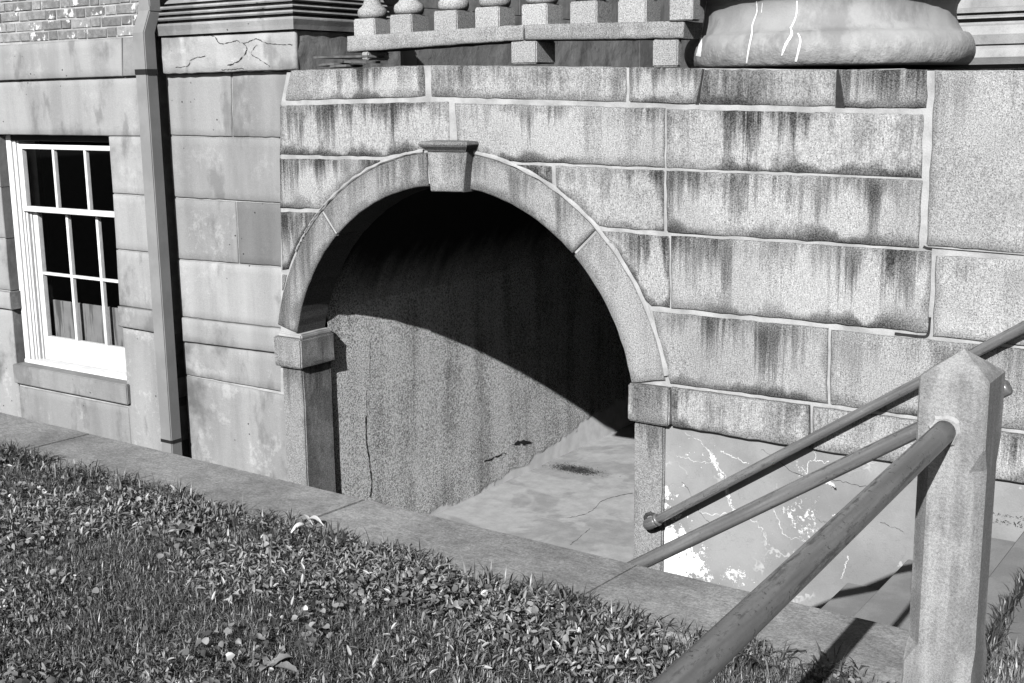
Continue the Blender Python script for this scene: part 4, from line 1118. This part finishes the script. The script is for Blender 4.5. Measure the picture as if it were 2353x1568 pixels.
g3 = leaves(x, y, RNG.uniform(-.01, .03, len(x)), RNG.uniform(.012, .035, len(x)), 'long', .7, M['grass'], 'crabgrass', (.2, 1)); tag(g3, 'broad pointed crabgrass leaves mixed into the lawn and along the coping', 'weeds', kind='stuff')
# a fringe hanging over the coping
x = RNG.uniform(-6.5, -.84, 9000); x = x[nzv(x, x*0, 5, 21)+RNG.normal(0, .2, 9000) > -.02]; n_ = len(x); y = np.array([yout(v) for v in x])+RNG.uniform(-.06, .05, n_)+.05*nzv(x, x*0, 2.5, 2)+.035*nzv(x, x*0, 11, 4)
g4 = emit(x, y, np.full(len(x), -.02), RNG.uniform(.04, .10, len(x)), RNG.uniform(.003, .008, len(x)), M['grass'], 'edge_grass', 2.6, (.0, .8)); tag(g4, 'longer grass tufts leaning over the front edge of the coping', 'grass', kind='stuff')
# single big-leaved weeds
def weed(px_, py_, n, size, lab, seed):
    X, Y = WZ(px_, py_, .0); r = random.Random(seed)
    w_ = thing('broadleaf_weed', lab, 'weed', (X, Y, -.02), 'broad-leaved weeds in the lawn')
    for k in range(n):
        a = k/n*2*math.pi+r.uniform(-.3, .3); L_ = size*r.uniform(.7, 1.1); e = r.uniform(.5, 1.0); V = []; F = []; m = 9
        for i in range(m+1):
            t = i/m; wv = (.30*math.sin(math.pi*t**.8)**.8*(1+.22*math.sin(t*34))+.02)*L_*.6
            cz = L_*(math.sin(e)*t-.55*t*t); cx = L_*math.cos(e)*t*1.1
            c = Vector((math.cos(a)*cx, math.sin(a)*cx, cz)); s = Vector((-math.sin(a), math.cos(a), 0))
            V += [w_.location+c-s*wv+Vector((0, 0, wv*.4)), w_.location+c, w_.location+c+s*wv+Vector((0, 0, wv*.4))]
        for i in range(m):
            for q_ in range(2): b = i*3+q_; F.append((b, b+1, b+4, b+3))
        o = mesh('leaf', V, F, M['weedleaf'], w_, True)
M['weedleaf'] = m_simple('weed_leaf', .20, .26, 20, .15, .5, .001)
weed(415, 1215, 6, .13, 'largest broad-leaved weed with jagged pale leaves near the coping', 1)
weed(620, 1520, 5, .09, 'broad-leaved weed at the bottom of the lawn', 2)
weed(590, 1300, 7, .06, 'cluster of rounded weed leaves in the middle of the lawn', 3)
# dry leaves by the coping joint
for i, (px_, py_, L_, a, lab) in enumerate(((700, 1201, .11, 2.9, 'pale dry blade curling over the coping joint'), (722, 1206, .09, .1, 'bleached dry leaf lying on the coping beside the joint'), (690, 1222, .08, 1.2, 'pale dry leaf standing in the grass edge below the joint'))):
    X, Y = WZ(px_, py_, .01); V = []; F = []
    for k in range(9):
        t = k/8; wv = .009*math.sin(math.pi*min(1, t+.06))+.0006
        c = Vector((X+math.cos(a)*L_*(t-.5), Y+math.sin(a)*L_*(t-.5), .012+.03*math.sin(math.pi*t)))
        s = Vector((-math.sin(a), math.cos(a), .3))
        V += [c-s*wv, c+Vector((0, 0, -.003)), c+s*wv]
    for k in range(8):
        for q_ in range(2): b = k*3+q_; F.append((b, b+1, b+4, b+3))
    tag(mesh('dry_leaf', V, F, M['straw'], None, True), lab, 'leaf', 'dry leaves by the coping joint')
# weeds in the crack right of the post
n = 260; t = RNG.random(n); P = np.array([WZ(2282+60*(1-q_)-40*q_, 1330+238*q_, -.012) for q_ in t]); x = P[:, 0]+RNG.normal(0, .012, n); y = P[:, 1]+RNG.normal(0, .03, n)
x = np.maximum(x, -.74)
g5 = emit(x, y, np.full(n, -.012), RNG.uniform(.03, .10, n), RNG.uniform(.003, .006, n), M['grass'], 'crack_grass', 1.2, (0, .35)); tag(g5, 'grass growing from the pavement joint right of the granite post', 'grass', kind='stuff')
n = 900; P = np.array([WZ(2255+120*RNG.random(), 1500+150*RNG.random(), -.012) for _ in range(n)])
g6 = emit(P[:, 0], P[:, 1], np.full(n, -.012), RNG.uniform(.02, .06, n), RNG.uniform(.003, .006, n), M['grass'], 'verge_grass', 1., (.2, 1)); tag(g6, 'small grass patch at the foot of the granite post on its right', 'grass', kind='stuff')
# dirt and leaf litter on the areaway floor, at the wall foot
def litter(cx, cy, z, rx, ry, n, lab, sz=(.006, .016)):
    X, Y = WZ(cx, cy, z); x = X+RNG.normal(0, rx, n); y = Y+RNG.normal(0, ry, n)
    o = leaves(x, y, np.full(n, z+.004)+RNG.uniform(0, .006, n), RNG.uniform(sz[0], sz[1], n), 'long', .3, M['dirt'], 'leaf_litter', (0, .5)); tag(o, lab, 'litter', kind='stuff')
litter(1322, 1080, ZF, .10, .04, 2200, 'dark leaf litter patch on the passage floor')
litter(2000, 1338, -.687, .10, .012, 220, 'dark debris at the foot of the stucco wall on the step')
litter(2330, 1192, -.212, .09, .01, 90, 'dark debris at the wall foot right of the post')
ftree = bvh([bpy.data.objects['areaway_floor']])
for P, wd in (([R2_(1245, 590), R2_(1380, 605), R2_(1590, 645)], 1.6), ([R2_(1720, 260), R2_(1760, 245), R2_(1820, 252)], 1.5)):
    ribbon('floor_streak', P, wd, ftree, M['mortar'], bpy.data.objects['areaway_floor'], .002, 1)
for P in ([R2_(1500, 600), R2_(1640, 560), R2_(1720, 490), R2_(1890, 450)], [R2_(1520, 755), R2_(1600, 690), R2_(1640, 660)]):
    ribbon('floor_crack', P, 1.2, ftree, M['crack'], bpy.data.objects['areaway_floor'], .002, 2)

scn.cycles.max_bounces = 6
scn.cycles.diffuse_bounces = 0
